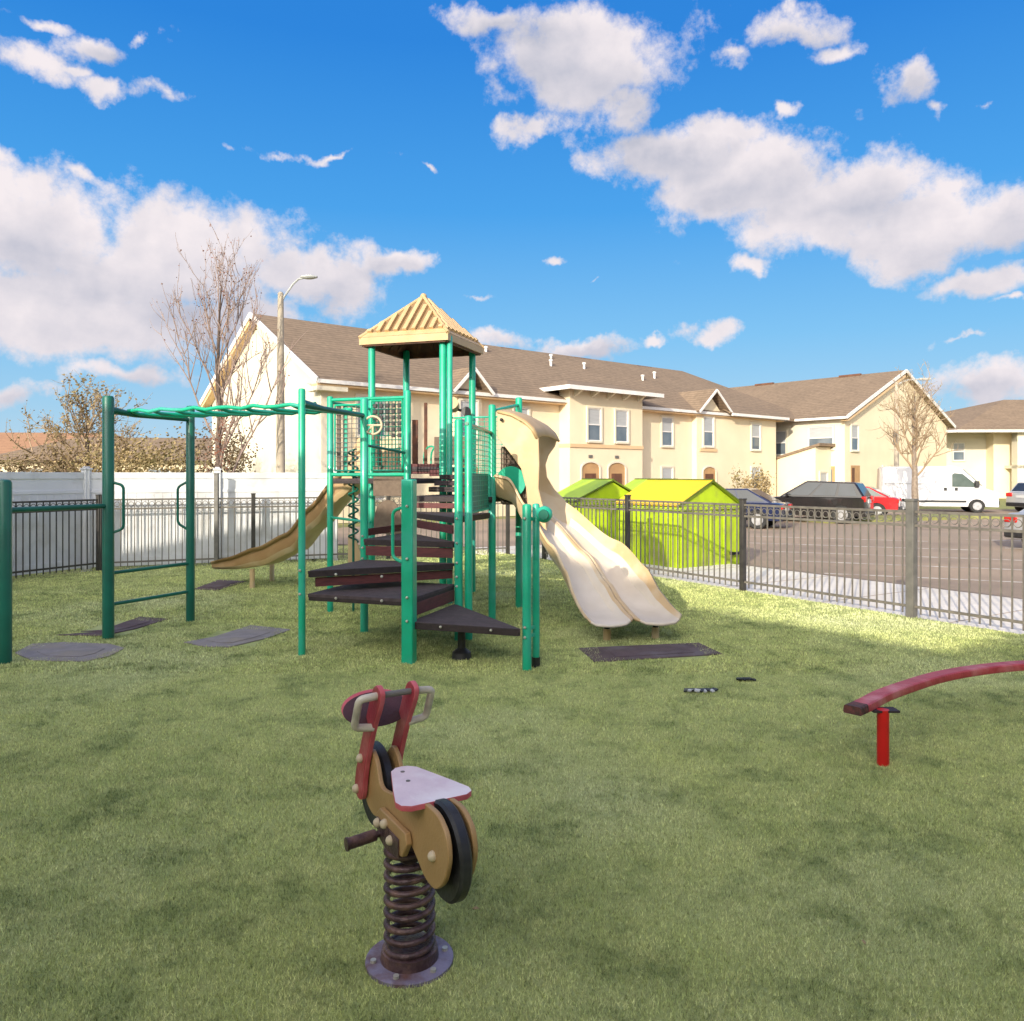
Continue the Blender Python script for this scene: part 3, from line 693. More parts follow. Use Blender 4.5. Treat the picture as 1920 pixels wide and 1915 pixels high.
for (px, py, zt) in ((473,1103,.30),(510,1090,.34)):
    x, y = G(px, py); MB().tube([(x,y,-.02),(x,y,zt)], .04, 12).build('slide_leg', M['tanp'], ps).parent = left
for f in (-1, 1):   # tan side cheeks at the slide mouth
    p0 = st+sl*.33*f; MB().prism([p0+V(0,0,1.9), p0+V(0,0,2.45), p0+sd*.35+V(0,0,2.3), p0+sd*.62+V(0,0,1.85), p0+sd*.62+V(0,0,1.62)], sl*.02).build('mouth_cheek', M['tanp'], ps, bevel=.006).parent = left
# low tan side bench under the upper deck
q = Nn(-2,2)+uu*.05+vv*.35
MB().prism([q+V(0,0,1.0), q+uu*.1+V(0,0,.96), q+uu*.22+V(0,0,.66), q+uu*.55+V(0,0,.52), q+uu*.55+V(0,0,.42), q+V(0,0,.42)], vv*.03).build('play_panel', M['tanp'], ps, bevel=.01)
# double curved slide to the right
q0 = (Nn(0,2)+V(.02,.1)+Nn(0,3))/2; q3 = V(1.27, 8.32); e3 = V(.17,-.985)
q1 = q0+uu*.95; q2 = q3-e3*.95
def bz(t): return q0*(1-t)**3+q1*3*t*(1-t)**2+q2*3*t*t*(1-t)+q3*t**3
def bzd(t): return ((q1-q0)*3*(1-t)**2+(q2-q1)*6*t*(1-t)+(q3-q2)*3*t*t).normalized()
cum = [0]; 
for k in range(1,61): cum.append(cum[-1]+(bz(k/60)-bz((k-1)/60)).length)
TL = cum[-1]
ztab2 = [(0,1.50),(.28,1.44),(.62,1.14),(1.35,.70),(1.85,.40),(2.2,.27),(2.6,.215),(3.0,.20)]
def lane(side, close):
    rows = []
    o = side*.265
    secs = [(-.262,.13 if side*-1 < 0 else .24),(-.245,.135 if side*-1 < 0 else .26),(-.215,.12),(-.16,.02),(-.08,0),(0,-.006),(.08,0),(.16,.02),(.215,.12),(.245,.26 if side > 0 else .135),(.262,.24 if side > 0 else .13)]
    for k in range(61):
        t = k/60; c = bz(t); d = bzd(t); n = V(d.y*-1, d.x)   # left normal
        s = cum[k]/TL*2.75; z = interp(ztab2, s); fade = 1 if t < .72 else 1-.72*((t-.72)/.28)
        row = []
        for (w_, h) in secs:
            hh = h*(fade if abs(w_) > .1 else 1)
            if (w_ > .2 and side > 0) or (w_ < -.2 and side < 0): hh *= 1+.12*math.sin(s*4.5)
            e = 0
            if k >= 54: e = .15*((k-54)/6)*math.sqrt(max(0, 1-(w_/.265)**2))
            p = c + n*(o+w_) + d*e; row.append((p.x, p.y, z+hh))
        rows.append(row)
    return MB().grid(rows, mif=lambda i, j: 1 if 3 <= j <= 6 or (i > 14 and 2 <= j <= 7) else 0)
dsl = lane(-1, 0).build('slide', [M['tanp'], M['tan_worn']], ps, solid=.024); dsl['label'] = 'near lane of the double curved slide, tan with worn pale bed'
dsr = lane(1, 0).build('slide', [M['tanp'], M['tan_worn']], ps, solid=.024); dsr['label'] = 'far lane of the double curved slide'
for (px, py, par) in ((1138,1200,dsl),(1229,1197,dsr)):
    x, y = G(px, py); b = MB().tube([(x,y,-.02),(x,y,.12)], .042, 12, 0).tube([(x,y,.12),(x,y,.22)], .032, 10, 1); b.build('slide_leg', [M['tanp'], M['black']], ps).parent = par
# hood over the double slide
gB, lB = Nn(0,2)+V(.02,.1)+uu*.06, Nn(0,3)+uu*.06
cheek = [(0,2.52),(.18,2.47),(.40,2.34),(.48,2.24),(.45,2.14),(.36,2.02),(.32,1.90),(.34,1.74),(.44,1.58),(.58,1.44),(.66,1.30),(.60,1.15),(.30,1.30),(0,1.42)]
strip = [(0,2.52),(.18,2.47),(.40,2.34),(.52,2.20),(.53,1.9),(.52,1.6),(.60,1.30),(.62,1.1),(.46,1.22),(.38,1.42),(.36,1.62),(.30,1.84),(.22,1.95),(0,2.22)]
hood = MB().prism([gB+vv*.02+uu*s+V(0,0,z) for s, z in strip], vv*.025).build('slide_hood', M['tanp'], ps, bevel=.008)
MB().prism([lB-vv*.02+uu*s+V(0,0,z) for s, z in cheek], -vv*.025).build('hood_cheek', M['tanp'], ps, bevel=.008).parent = hood
rows = []
for k in range(9):
    t = k/8; row = []
    for s, z in [(0,2.53),(.18,2.485),(.34,2.40),(.44,2.31),(.50,2.20)]:
        sag = .05*math.sin(math.pi*t); p = gB.lerp(lB, t)+uu*(s-.02*math.sin(math.pi*t)); row.append((p.x, p.y, z+sag))
    rows.append(row)
MB().grid(rows).build('hood_roof', M['tan_roof'], ps, solid=.025).parent = hood
MB().sphere(gB+V(0,-.02,2.43)+uu*.06, .022, 10).build('hood_bolt', M['black'], ps).parent = hood
MB().tube([gB+uu*.16+vv*.05+V(0,0,1.68), gB+uu*.16+vv*.07+V(0,0,1.68)], .19, 24).build('porthole', M['teal'], ps).parent = hood
guard(gB-uu*.0+vv*.12+uu*.02, gB+uu*.36+vv*.12, 1.42, 2.1, 6, 10, 'brownpanel', .006, 'brownpanel', 'flank_shadow_mesh')  # mesh shadow on the slide flank, modelled as brown bars
board(gB+vv*.14+uu*.03, gB+vv*.14+uu*.35, 1.40, 2.10, 'brownpanel', 'side_board', .01)  # shaded tan of the slide flank put into a brown board

# ------------------------------------------------------------------ spring rider
an = math.atan2(.87, -.49)
sr = thing('spring_rider', 'motorbike shaped spring rider with faded pink seat and red fork on rusty coil', 'spring rider', (-.37, 2.86, 0), an)
def L3(s, y, z): return V(s, y, z)
def plate(name, pts, y, th, mats, bevel=.004, mi_side=None, parent=sr):
    return MB().prism([L3(s, y, z) for s, z in pts], (0, th, 0), 0, mi_side).build(name, mats, parent, world=False, bevel=bevel)
def smoothpoly(pts, it=2):
    for _ in range(it):
        o = []
        for i in range(len(pts)):
            a, b_ = Vector(pts[i]), Vector(pts[(i+1) % len(pts)]); o += [tuple(a.lerp(b_,.2)), tuple(a.lerp(b_,.8))]
        pts = o
    return pts
bp_ = MB().tube([(0,0,0),(0,0,.012),(0,0,.016)], [.158,.158,.152], 40); bp_.build('base_plate', M['basep'], sr, world=False)
MB().tube([(0,0,.016),(0,0,.05),(0,0,.055)], [.105,.10,.085], 32).build('spring_seat', M['spring'], sr, world=False)
b = MB()
for k in range(6): t = k*math.pi/3+.3; b.tube([(math.cos(t)*.13, math.sin(t)*.13, .012),(math.cos(t)*.13, math.sin(t)*.13, .026)], .011, 8)
b.build('anchor_bolts', M['bolt'], sr, world=False)
turns = 8.6
b = MB().tube([(math.cos(t)*.083, math.sin(t)*.083, .045+.375*t/(turns*2*math.pi)) for t in [turns*2*math.pi*i/(turns*26) for i in range(int(turns*26)+1)]], .0115, 10)
b.build('coil_spring', M['spring'], sr, world=False)
MB().tube([(0,0,.36),(0,0,.40),(0,0,.425)], [.03,.075,.085], 24).build('spring_cap', M['spring'], sr, world=False)
MB().box(-.07,.09,-.055,.055,.415,.50).build('mount_block', M['spring'], sr, world=False, bevel=.006)
frame = [(.335,.47),(.23,.44),(.06,.50),(-.10,.505),(-.19,.465),(-.26,.425),(-.34,.42),(-.41,.47),(-.45,.56),(-.43,.635),(-.36,.675),(-.25,.672),(-.12,.635),(.03,.60),(.165,.575),(.205,.66),(.27,.70),(.36,.62)]
fp = smoothpoly(frame, 2)
plate('frame_plate', fp, .035, .018, M['rframe']); plate('frame_plate', fp, -.053, .018, M['rframe'])
def wheel(cx, cz, r):
    b = MB(); n = 40
    prof = [(r*.80,.017),(r*.94,.022),(r,.013),(r,-.013),(r*.94,-.022),(r*.80,-.017)]
    rows = [[L3(cx+rr*math.cos(2*math.pi*i/n), y, cz+rr*math.sin(2*math.pi*i/n)) for rr, y in [(0.001,.016)]+prof+[(0.001,-.016)]] for i in range(n+1)]
    b.grid(rows); return b.build('wheel', M['black'], sr, world=False)
wheel(-.318, .53, .157); wheel(.345, .52, .165)
fk = smoothpoly([(.30,.485),(.36,.475),(.395,.52),(.36,.62),(.235,.86),(.175,.955),(.135,.975),(.09,.955),(.10,.91),(.18,.80),(.27,.62)], 2)
plate('fork_plate', fk, .056, .022, [M['red'], M['redpink']], mi_side=1); plate('fork_plate', fk, -.078, .022, [M['red'], M['redpink']], mi_side=1)
# loop grips either side
for s in (1, -1):
    y0, y1 = s*.07, s*.145
    pts = rounded(L3(.13,y0,.935), L3(.13,y1,.93), L3(.19,y1,.81), L3(.19,y0,.80), .22)
    MB().tube(pts, .0145, 12).build('grip', M['cream_handle'], sr, world=False)
MB().tube([L3(.13,-.1,.935), L3(.13,.1,.935)], .012, 12).build('handle_bar', M['greysteel'], sr, world=False)
b = MB(); sh = [(math.cos(t)*.135, math.sin(t)*.055) for t in [2*math.pi*i/32 for i in range(32)]]
b.prism([L3(.265+z*.9, y+.03, .845+z) for y, z in sh], (.022,0,.006), 0, 1)
b.build('front_shield', [M['shield'], M['redpink']], sr, world=False, bevel=.003)
for (s, y, z) in [(.305,.082,.65),(.355,.082,.515),(-.335,.056,.53),(.10,.085,.478),(-.03,.085,.465),(.03,.085,.50),(.305,-.082,.65),(.355,-.082,.515),(-.335,-.056,.53)]:
    MB().sphere(L3(s,y,z), .0175, 12).build('bolt', M['beige'], sr, world=False)
# triangular seat
seat = smoothpoly([(-.235,.135),(-.235,-.135),(.10,-.03),(.115,0),(.10,.03)], 1)
sp_ = []
seat = [(-.245,.10),(-.225,.128),(-.19,.135),(-.10,.108),(.075,.05),(.10,.025),(.105,0),(.10,-.025),(.075,-.05),(-.10,-.108),(-.19,-.135),(-.225,-.128),(-.245,-.10)]
b = MB(); b.prism([L3(s-.02,y,.655) for s, y in seat], (0,0,.016), 1, 1); b.prism([L3(s-.02,y,.6712) for s, y in seat], (0,0,.003), 0, 1)
seat_o = b.build('seat', [M['seat'], M['redpink']], sr, world=False, bevel=.003)
b = MB()
for (s, y) in ((.03,.015),(-.06,.03)): b.tube([L3(s,y,.674), L3(s,y,.676)], .008, 12)
b.build('screws', M['greysteel'], sr, world=False).parent = seat_o
MB().box(-.21,.04,-.034,.034,.60,.654).build('seat_block', M['black'], sr, world=False, bevel=.004)
plate('bracket', [(.135,.50),(.10,.53),(-.15,.535),(-.165,.50),(-.12,.44),(.02,.42),(.12,.44)], .056, .022, M['rframe'])
plate('bracket', [(.12,.495),(-.10,.495),(-.10,.43),(.02,.41),(.11,.43)], .0785, .005, M['spring'])
for s in (1, -1): MB().tube([L3(.085,s*.06,.445), L3(.085,s*.10,.442)], .012, 10).tube([L3(.085,s*.10,.442), L3(.075,s*.205,.437)], .021, 16).tube([L3(.075,s*.205,.437), L3(.075,s*.212,.437)], .024, 16).build('foot_peg', M['spring'], sr, world=False)

# ------------------------------------------------------------------ balance beam
bbm = thing('balance_beam', 'curved red balance beam with scuffed dark end on a bright red post', 'balance beam', (2.6, 5.2, 0))
pth = [V(2.02,4.70), V(2.15,4.82), V(2.35,5.02), V(2.62,5.24), V(2.92,5.46), V(3.25,5.64), V(3.62,5.78), V(4.05,5.87), V(4.5,5.88), V(4.95,5.80), V(5.35,5.64)]
def cat(pts, n=6):
    out = []
    for i in range(len(pts)-1):
        p0, p1, p2, p3 = pts[max(i-1,0)], pts[i], pts[i+1], pts[min(i+2,len(pts)-1)]
        for k in range(n):
            t = k/n; out.append(.5*((2*p1)+(p2-p0)*t+(2*p0-5*p1+4*p2-p3)*t*t+(3*p1-p0-3*p2+p3)*t**3))
    return out+[pts[-1]]
cp = cat(pth); rows = []
sec = [(-.05,.335),(-.055,.345),(-.05,.378),(-.042,.385),(.042,.385),(.05,.378),(.055,.345),(.05,.335),(-.05,.335)]
for i, p in enumerate(cp):
    d = (cp[min(i+1,len(cp)-1)]-cp[max(i-1,0)]).normalized(); n = V(d.y,-d.x)
    rows.append([p+n*w_+V(0,0,z) for w_, z in sec])
mbb = MB().grid(rows, mif=lambda i, j: 1 if i < 4 else 0); mbb.add(rows[0][:-1], [list(range(8))], 1); mbb.add(rows[-1][:-1], [list(range(8))], 0)
mbb.build('beam', [M['beamred'], M['beamend']], bbm)
for (x, y) in ((2.25,4.80+.0),(4.55,5.87)):
    MB().tube([(x,y,-.03),(x,y,.335)], .035, 18).build('post', M['redpost'], bbm)
    MB().box(x-.07,x+.09,y-.03,y+.06,.322,.334).build('mount_plate', M['plum_dark'], bbm)

# ------------------------------------------------------------------ steel fences
def steel_fence(name, label, pts, spacing, first, m='darksteel', thick=(), rail='darksteel', h=1.34):
    o = thing(name, label, 'fence', (pts[0].x, pts[0].y, 0))
    d = (pts[1]-pts[0]); Lg = d.length; d.normalize(); n = V(-d.y, d.x)
    s = first; sp = []
    while s <= Lg+.01: sp.append(s); s += spacing
    for i, s in enumerate(sp):
        p = pts[0]+d*s; tk = i in thick; r = .038 if not tk else .05
        b = MB().bar((p.x,p.y,-.1),(p.x,p.y,h+.05 if not tk else h+.10), r*2, r*2, up=(d.x,d.y,0)); b.bar((p.x,p.y,h+(.05 if not tk else .10)),(p.x,p.y,h+(.07 if not tk else .13)), r*2.4, r*2.4, up=(d.x,d.y,0))
        b.build('post', M['greysteel'] if tk else M[m], o, bevel=.004)
        if i+1 < len(sp):
            q = pts[0]+d*sp[i+1]; b = MB()
            for z in (.14, h-.20, h-.03): b.bar(p+V(0,0,z), q+V(0,0,z), .026, .032, 0)
            npk = int(round(spacing/.118))
            for k in range(1, npk):
                c = p.lerp(q, k/npk); b.bar(c+V(0,0,.05), c+V(0,0,h-.03), .016, .016, 0, up=(d.x,d.y,0))
            for k in range(npk):
                c = p.lerp(q, (k+.5)/npk)+V(0,0,h-.115); rr = .045
                b.tube([c+d*math.cos(t)*rr+V(0,0,math.sin(t)*rr) for t in [2*math.pi*j/10 for j in range(10)]], .006, 4, closed=True)
            b.build('picket_panel', M[rail], o, smooth=False)
    return o
M['picket'] = mat('weathered_bronze_steel', (.19,.17,.145), (.13,.117,.10), 10, .5)
steel_fence('steel_fence', 'bronze steel picket fence with ring frieze between the turf and the parking lot', [CORN, CORN+FD*27], 2.69, (FB-CORN).length % 2.69, 'darksteel', (3,4,5,6), 'picket')
steel_fence('steel_fence', 'steel picket fence running along the back of the turf before the long white fence', [C1, CORN], 2.72, 0.0, 'darksteel', (), 'picket')
steel_fence('steel_fence', 'steel picket fence at the left edge before the shaded white fence', [C0, C1], 2.15, 0.0, 'darksteel', (), 'darksteel')
# white privacy fence behind it
def vinyl_fence(label, a, b_, n):
    o = thing('vinyl_fence', label, 'fence', (a.x, a.y, 0), group='white vinyl privacy fences')
    d = (b_-a); Lg = d.length; d.normalize(); sp = Lg/n
    for i in range(n+1):
        p = a+d*sp*i; b = MB(); b.bar((p.x,p.y,-.1),(p.x,p.y,1.87), .127,.127, up=(d.x,d.y,0)); b.bar((p.x,p.y,1.87),(p.x,p.y,1.90), .16,.16, up=(d.x,d.y,0)); b.bar((p.x,p.y,1.90),(p.x,p.y,1.93), .09,.09, up=(d.x,d.y,0))
        b.build('post', M['vinyl'], o, bevel=.006)
        if i < n:
            q = p+d*sp; pp, qq = p+d*.064, q-d*.064; b = MB()
            b.bar(pp+V(0,0,1.76), qq+V(0,0,1.76), .05,.12); b.bar(pp+V(0,0,.12), qq+V(0,0,.12), .05,.16); b.bar(pp+V(0,0,1.46), qq+V(0,0,1.46), .05,.06)
            b.bar(pp+V(0,0,.79), qq+V(0,0,.79), .026, 1.30); b.bar(pp+V(0,0,1.60), qq+V(0,0,1.60), .022, .22)
            for k in range(1, 14):
                c = pp.lerp(qq, k/14); nn = V(-d.y,d.x)
                b.bar(c-nn*.015+V(0,0,.2), c-nn*.015+V(0,0,1.42), .012, .006, up=(d.x,d.y,0))
            b.build('board_panel', M['vinyl'], o, bevel=.004)
WC = C1+V(-.33,.17)
vinyl_fence('white vinyl privacy fence in shade at the left edge', WC-V(.42,.9)*6.6, WC, 3)
vinyl_fence('white vinyl privacy fence lit by the sun behind the curved tan slide', WC, WC+F2.normalized()*4.6, 2)
# tall plain steel posts standing before the white fence
for (px, lb_) in ((406,'tall grey steel post before the white fence, left of the single slide'),(589,'tall grey steel post before the white fence, right of the single slide')):
    y = 15.42+(.0 if px < 500 else 1.12); x = (px-960)/1484*y
    b = MB().bar((x,y,-.1),(x,y,1.79), .075,.075); b.bar((x,y,1.79),(x,y,1.81), .09,.09)
    tag(b.build('steel_post', M['greysteel'], loc=(x,y,0), bevel=.004), lb_, 'post', 'tall steel posts by the white fence')

# ------------------------------------------------------------------ dumpsters
def make_dumpster(label, loc, rz, lidm):
    o = thing('dumpster', label, 'dumpster', loc, rz, 'lime green dumpsters by the fence')
    w_, d_, h = 1.72, 1.75, 1.28
    b = MB(); b.prism([V(0,0,.08), V(w_,0,.08), V(w_,0,h), V(0,0,h)], (0,d_,0))
    b.prism([V(-.001,.0,h+.001), V(w_+.001,0,h+.001), V(w_*.52,0,h+.46)], (0,.03,0)); b.prism([V(0,d_-.03,h+.001), V(w_,d_-.03,h+.001), V(w_*.52,d_-.03,h+.46)], (0,.03,0))
    b.build('bin', M['lime'], o, world=False, bevel=.012)
    b = MB()
    for x in (.06,.45,.86,1.26,1.64): b.box(x-.03,x+.03,-.035,-.001,.10,h-.08)
    for y in (.3,.85,1.4): b.box(-.035,-.001,y-.03,y+.03,.10,h-.08)
    b.box(-.03,w_+.03,-.05,-.002,h-.07,h-.012); b.box(-.05,-.002,-.03,d_,h-.07,h-.012); b.box(w_+.002,w_+.05,-.03,d_,h-.07,h-.012)
    b.build('rib', M['lime'], o, world=False, bevel=.006)
    b = MB(); e = .05; rx = w_*.52
    b.prism([V(-e,-e,h+.012), V(rx-.01,-e,h+.485), V(rx-.01,-e,h+.51), V(-e-.01,-e,h+.035)], (0,d_+2*e,0)); b.build('lid', M[lidm], o, world=False)
    b = MB(); b.prism([V(w_+e,-e,h+.012), V(rx+.01,-e,h+.485), V(rx+.01,-e,h+.51), V(w_+e+.01,-e,h+.035)], (0,d_+2*e,0)); b.build('lid', M['lime_light'], o, world=False)
    b = MB(); b.bar(V(-e-.012,-e-.004,h+.02), V(rx,-e-.004,h+.495), .012,.035); b.bar(V(w_+e+.012,-e-.004,h+.02), V(rx,-e-.004,h+.495), .012,.035); b.tube([V(rx,-e-.02,h+.515), V(rx,d_+e,h+.515)], .018, 8); b.build('lid_edging', M['lime_dark'], o, world=False)
    b = MB()
    for x in (.12, w_-.12):
        for y in (.15, d_-.15): b.tube([(x-.03,y,.06),(x+.03,y,.06)], .06, 12)
    b.build('caster', M['tyre'], o, world=False)
    b = MB(); b.box(w_-.30,w_+.02,-.10,-.06,.30,.35); b.box(w_-.08,w_+.02,-.10,-.002,.295,.355); b.box(w_-.30,w_-.26,-.10,-.002,.295,.355); b.build('fork_pocket', M['black'], o, world=False)
    return o
dn_ = make_dumpster('lime green dumpster with a yellow lid half, rightmost beside the parked cars', (3.18,15.1,LZ), math.atan2(.55,.83), 'yellowlid')
make_dumpster('lime green dumpster with lime lids seen behind the double slide', (1.45,17.9,LZ), math.atan2(.30,.95), 'lime_light')
make_dumpster('lime green dumpster half hidden behind the one with a yellow lid', (3.1,18.6,LZ), math.atan2(.40,.92), 'lime_light')

# ------------------------------------------------------------------ vehicles
def arch(cx, r, n=8, z0=.0): return [(cx+r*math.cos(t), z0+r*math.sin(t)) for t in [math.pi-math.pi*i/n for i in range(n+1)]]
def vehicle(name, label, cat_, loc, rz, Lc, Wc, lower, gh, paint, wheels, wr=.33, glassm='carglass', group='vehicles in the parking lot', van=False, tails=None, heads=None, winx=None):
    o = thing(name, label, cat_, loc, rz, group)
    # lower: profile above the sills from rear bottom going over the top to the front bottom (x, z)
    pr = list(lower)
    bott = [(Lc, .28)]
    for wx in sorted(wheels, reverse=True): bott += [(x, z) for x, z in arch(wx, wr+.06, 8, .30)][::-1]
    bott += [(0, .28)]
    prof = pr+bott
    b = MB(); hw = Wc/2
    st_ = [(-hw, .955), (-hw+.07, 1.0), (0, 1.0), (hw-.07, 1.0), (hw, .955)]
    cz = .62
    rows = [[V((x-Lc/2)*(1 if abs(y) < hw-.01 else .985)+Lc/2, y, cz+(z-cz)*k) for x, z in prof+[prof[0]]] for y, k in st_]
    b.grid(rows); b.add(rows[0][:-1], [list(range(len(prof)))]); b.add(rows[-1][:-1], [list(range(len(prof)))])
    body = b.build('body', M[paint], o, world=False)
    if gh:
        # greenhouse: (x, z) base rear, top rear, top front, base front
        (x0,z0),(x1,z1_),(x2,z2_),(x3,z3) = gh; tw = hw-.20; bw = hw-.06
        vs = [V(x0,-bw,z0),V(x0,bw,z0),V(x1,-tw,z1_),V(x1,tw,z1_),V(x2,-tw,z2_),V(x2,tw,z2_),V(x3,-bw,z3),V(x3,bw,z3)]
        b = MB().add(vs, [[0,1,3,2],[2,3,5,4],[4,5,7,6],[0,2,4,6],[1,7,5,3]])
        b.build('cabin', M[paint], o, world=False, bevel=.05)
        gl = MB()
        def quad(a, c, d2, e, k=.012):
            n = (c-a).cross(e-a).normalized(); 
            ctr = (a+c+d2+e)/4; 
            if n.dot(ctr-V((x0+x3)/2,0,z0+.1)) < 0: n = -n
            gl.add([p+n*k for p in (a,c,d2,e)], [[0,1,2,3]])
        for sg in (-1, 1):
            B = lambda x, t: V(x, sg*(bw+(tw-bw)*t), 0)
            ts, tb = .88, .10
            segs = winx or [(0.06,.34),(.37,.64),(.67,.93)]
            for (a, c) in segs:
                def at(f, t):
                    xb = x0+(x3-x0)*f; xt = x1+(x2-x1)*f; x = xb+(xt-xb)*t; z = (z0+(z3-z0)*f)*(1-t)+(z1_+(z2_-z1_)*f)*t
                    return V(x, sg*(bw+(tw-bw)*t), z)
                quad(at(a,tb), at(c,tb), at(c,ts), at(a,ts))
        quad(V(x0,-bw+.12,z0).lerp(V(x1,-tw+.1,z1_),.1), V(x0,bw-.12,z0).lerp(V(x1,tw-.1,z1_),.1), V(x0,bw-.12,z0).lerp(V(x1,tw-.1,z1_),.9), V(x0,-bw+.12,z0).lerp(V(x1,-tw+.1,z1_),.9))
        quad(V(x3,-bw+.1,z3).lerp(V(x2,-tw+.1,z2_),.06), V(x3,bw-.1,z3).lerp(V(x2,tw-.1,z2_),.06), V(x3,bw-.1,z3).lerp(V(x2,tw-.1,z2_),.92), V(x3,-bw+.1,z3).lerp(V(x2,-tw+.1,z2_),.92))
        gl.build('window', M[glassm], o, world=False, smooth=False, fix=False)
    for wx in wheels:
        for sg in (-1, 1):
            yc = sg*(hw-.12); b = MB(); n = 24
            prof2 = [(wr*.62,.10),(wr*.9,.115),(wr,.09),(wr,-.09),(wr*.9,-.115),(wr*.62,-.10)]
            rws = [[V(wx+rr*math.cos(2*math.pi*i/n), yc+y, wr+rr*math.sin(2*math.pi*i/n)) for rr, y in [(.001,.09)]+prof2+[(.001,-.09)]] for i in range(n+1)]
            b.grid(rws); wh = b.build('wheel', M['tyre'], o, world=False)
            b = MB(); b.tube([V(wx,yc+sg*.085,wr), V(wx,yc+sg*.125,wr)], [wr*.64, wr*.60], 20)
            b.build('rim', M['rim'], o, world=False).parent = wh
        b = MB(); b.box(wx-wr-.02,wx+wr+.02,-hw+.03,hw-.03,.30,.30+wr+.02); b.build('wheel_well', M['tyre'], o, world=False)
    if tails:
        for sg in (-1, 1): MB().box(-.015,.14,*sorted((sg*(hw-.40),sg*(hw-.015))),tails[0],tails[1]).build('tail_light', M['tail'], o, world=False, bevel=.03)
        MB().box(-.02,.05,-.26,.26,tails[0]-.05,tails[0]+.08).build('number_plate', M['plate'], o, world=False)
        MB().box(-.06,.2,-hw+.05,hw-.05,.30,.50).build('bumper', M['black'], o, world=False, bevel=.04)
    if heads:
        for sg in (-1, 1): MB().box(Lc-.22,Lc+.005,*sorted((sg*(hw-.45),sg*(hw-.03))),heads[0],heads[1]).build('head_light', M['headl'], o, world=False, bevel=.03)
        MB().box(Lc-.1,Lc+.012,-hw+.48,hw-.48,heads[0]-.15,heads[1]-.04).build('grille', M['black'], o, world=False, bevel=.02)
    for sg in (-1, 1):
        if gh: MB().box(gh[3][0]-.42,gh[3][0]-.28,*sorted((sg*(hw-.03),sg*(hw+.14))),gh[3][1]+.0,gh[3][1]+.13).build('mirror', M[paint], o, world=False, bevel=.02)
        b = MB()
        for x in ((gh[0][0]+gh[1][0])/2+.5, (gh[1][0]+gh[2][0])/2+.35) if gh else ():
            b.box(x, x+.16, *sorted((sg*(hw-.035),sg*(hw+.015))), .86, .89)
        if gh: b.build('door_handle', M[paint], o, world=False)
    return o
suvlow = [(0,.55),(.02,.98),(.12,1.02),(3.25,1.04),(3.5,1.03),(4.35,.90),(4.55,.78),(4.6,.5)]
sedlow = [(0,.52),(.02,.86),(.15,.92),(.8,.94),(3.1,.93),(4.2,.78),(4.45,.66),(4.5,.45)]
# black suv: rear to the right of the view
vehicle('parked_suv', 'black SUV with lit red tail lights parked before the cream building', 'suv', (14.1,31.2,LZ), R(146), 4.5,1.9, suvlow, ((.04,1.03),(.40,1.62),(2.2,1.68),(3.25,1.05)), 'car_black', (.85,3.7), .37, 'carglass', winx=[(.07,.30),(.34,.62),(.66,.92)], tails=(.86,1.08), heads=(.66,.82))
vehicle('parked_sedan', 'dark blue sedan partly hidden behind the yellow lidded dumpster', 'car', (9.85,28.3,LZ), R(150), 4.5,1.85, sedlow, ((.35,.93),(1.25,1.42),(2.5,1.42),(3.5,.93)), 'car_blue', (.85,3.6), .33, 'carglass', tails=(.68,.86), heads=(.58,.72))
vehicle('parked_sedan', 'bright red car just right of the black SUV', 'car', (17.45,35.6,LZ), R(150), 4.4,1.8, sedlow, ((.35,.93),(1.25,1.40),(2.4,1.40),(3.4,.93)), 'car_red', (.85,3.6), .33, 'carglass_lit', tails=(.68,.86), heads=(.58,.72))
vehicle('parked_sedan', 'silver pickup like car behind the nose of the white van', 'car', (26.2,40.8,LZ), R(12), 4.6,1.85, suvlow, ((.15,1.03),(.55,1.55),(2.5,1.57),(3.4,1.04)), 'car_silver', (.85,3.7), .34, 'carglass', tails=(.8,1.0), heads=(.66,.82))
vehicle('parked_sedan', 'silver blue car at the right edge, front wheel behind the fence', 'car', (12.95,19.6,LZ), R(14), 4.5,1.85, sedlow, ((.35,.93),(1.25,1.40),(2.5,1.40),(3.5,.93)), 'car_silver', (.85,3.6), .34, 'carglass', tails=(.68,.86), heads=(.58,.72))
# white cargo van
vn = vehicle('cargo_van', 'white high roof cargo van parked nose to the right', 'van', (19.75,42.6,LZ), R(-17), 5.45,2.05,
    [(0,.5),(.0,1.2),(.06,2.26),(.14,2.36),(3.35,2.38),(3.75,2.28),(4.72,1.30),(5.3,1.08),(5.43,.85),(5.45,.42)], None, 'car_white', (1.0,4.45), .34, heads=(.78,1.02), tails=None)
vn.scale = (1.0, 1, 1.0)
hw = 1.02
for sg in (-1, 1):
    y = sg*(hw+.012); b = MB()
    pts = [(3.30,1.32),(3.30,1.95),(3.40,2.02),(3.78,1.98),(4.48,1.35),(4.40,1.30)]
    b.add([V(x, y, z) for x, z in pts], [list(range(6))])
    b.build('side_window', M['carglass_lit'], vn, world=False, smooth=False, fix=False)
b = MB(); b.add([V(3.86,-.88,2.21), V(3.86,.88,2.21), V(4.68,.92,1.37), V(4.68,-.92,1.37)], [[0,1,2,3]]); o_ = b.build('windscreen', M['carglass_lit'], vn, world=False, solid=.03)
MB().box(4.3,4.5,-1.28,-1.04,1.32,1.62).build('mirror', M['black'], vn, world=False, bevel=.03)
b = MB()
for x in (2.92, 3.42): b.box(x, x+.14, -1.05, -.98, 1.12, 1.28)
b.build('door_handle', M['black'], vn, world=False); MB().box(.9+.5,3.95,-1.055,-.99,.52,.62).build('sill_strip', M['black'], vn, world=False)
MB().box(.1,1.9,-1.045,-.99,1.46,1.48).build('door_rail', M['greysteel'], vn, world=False)
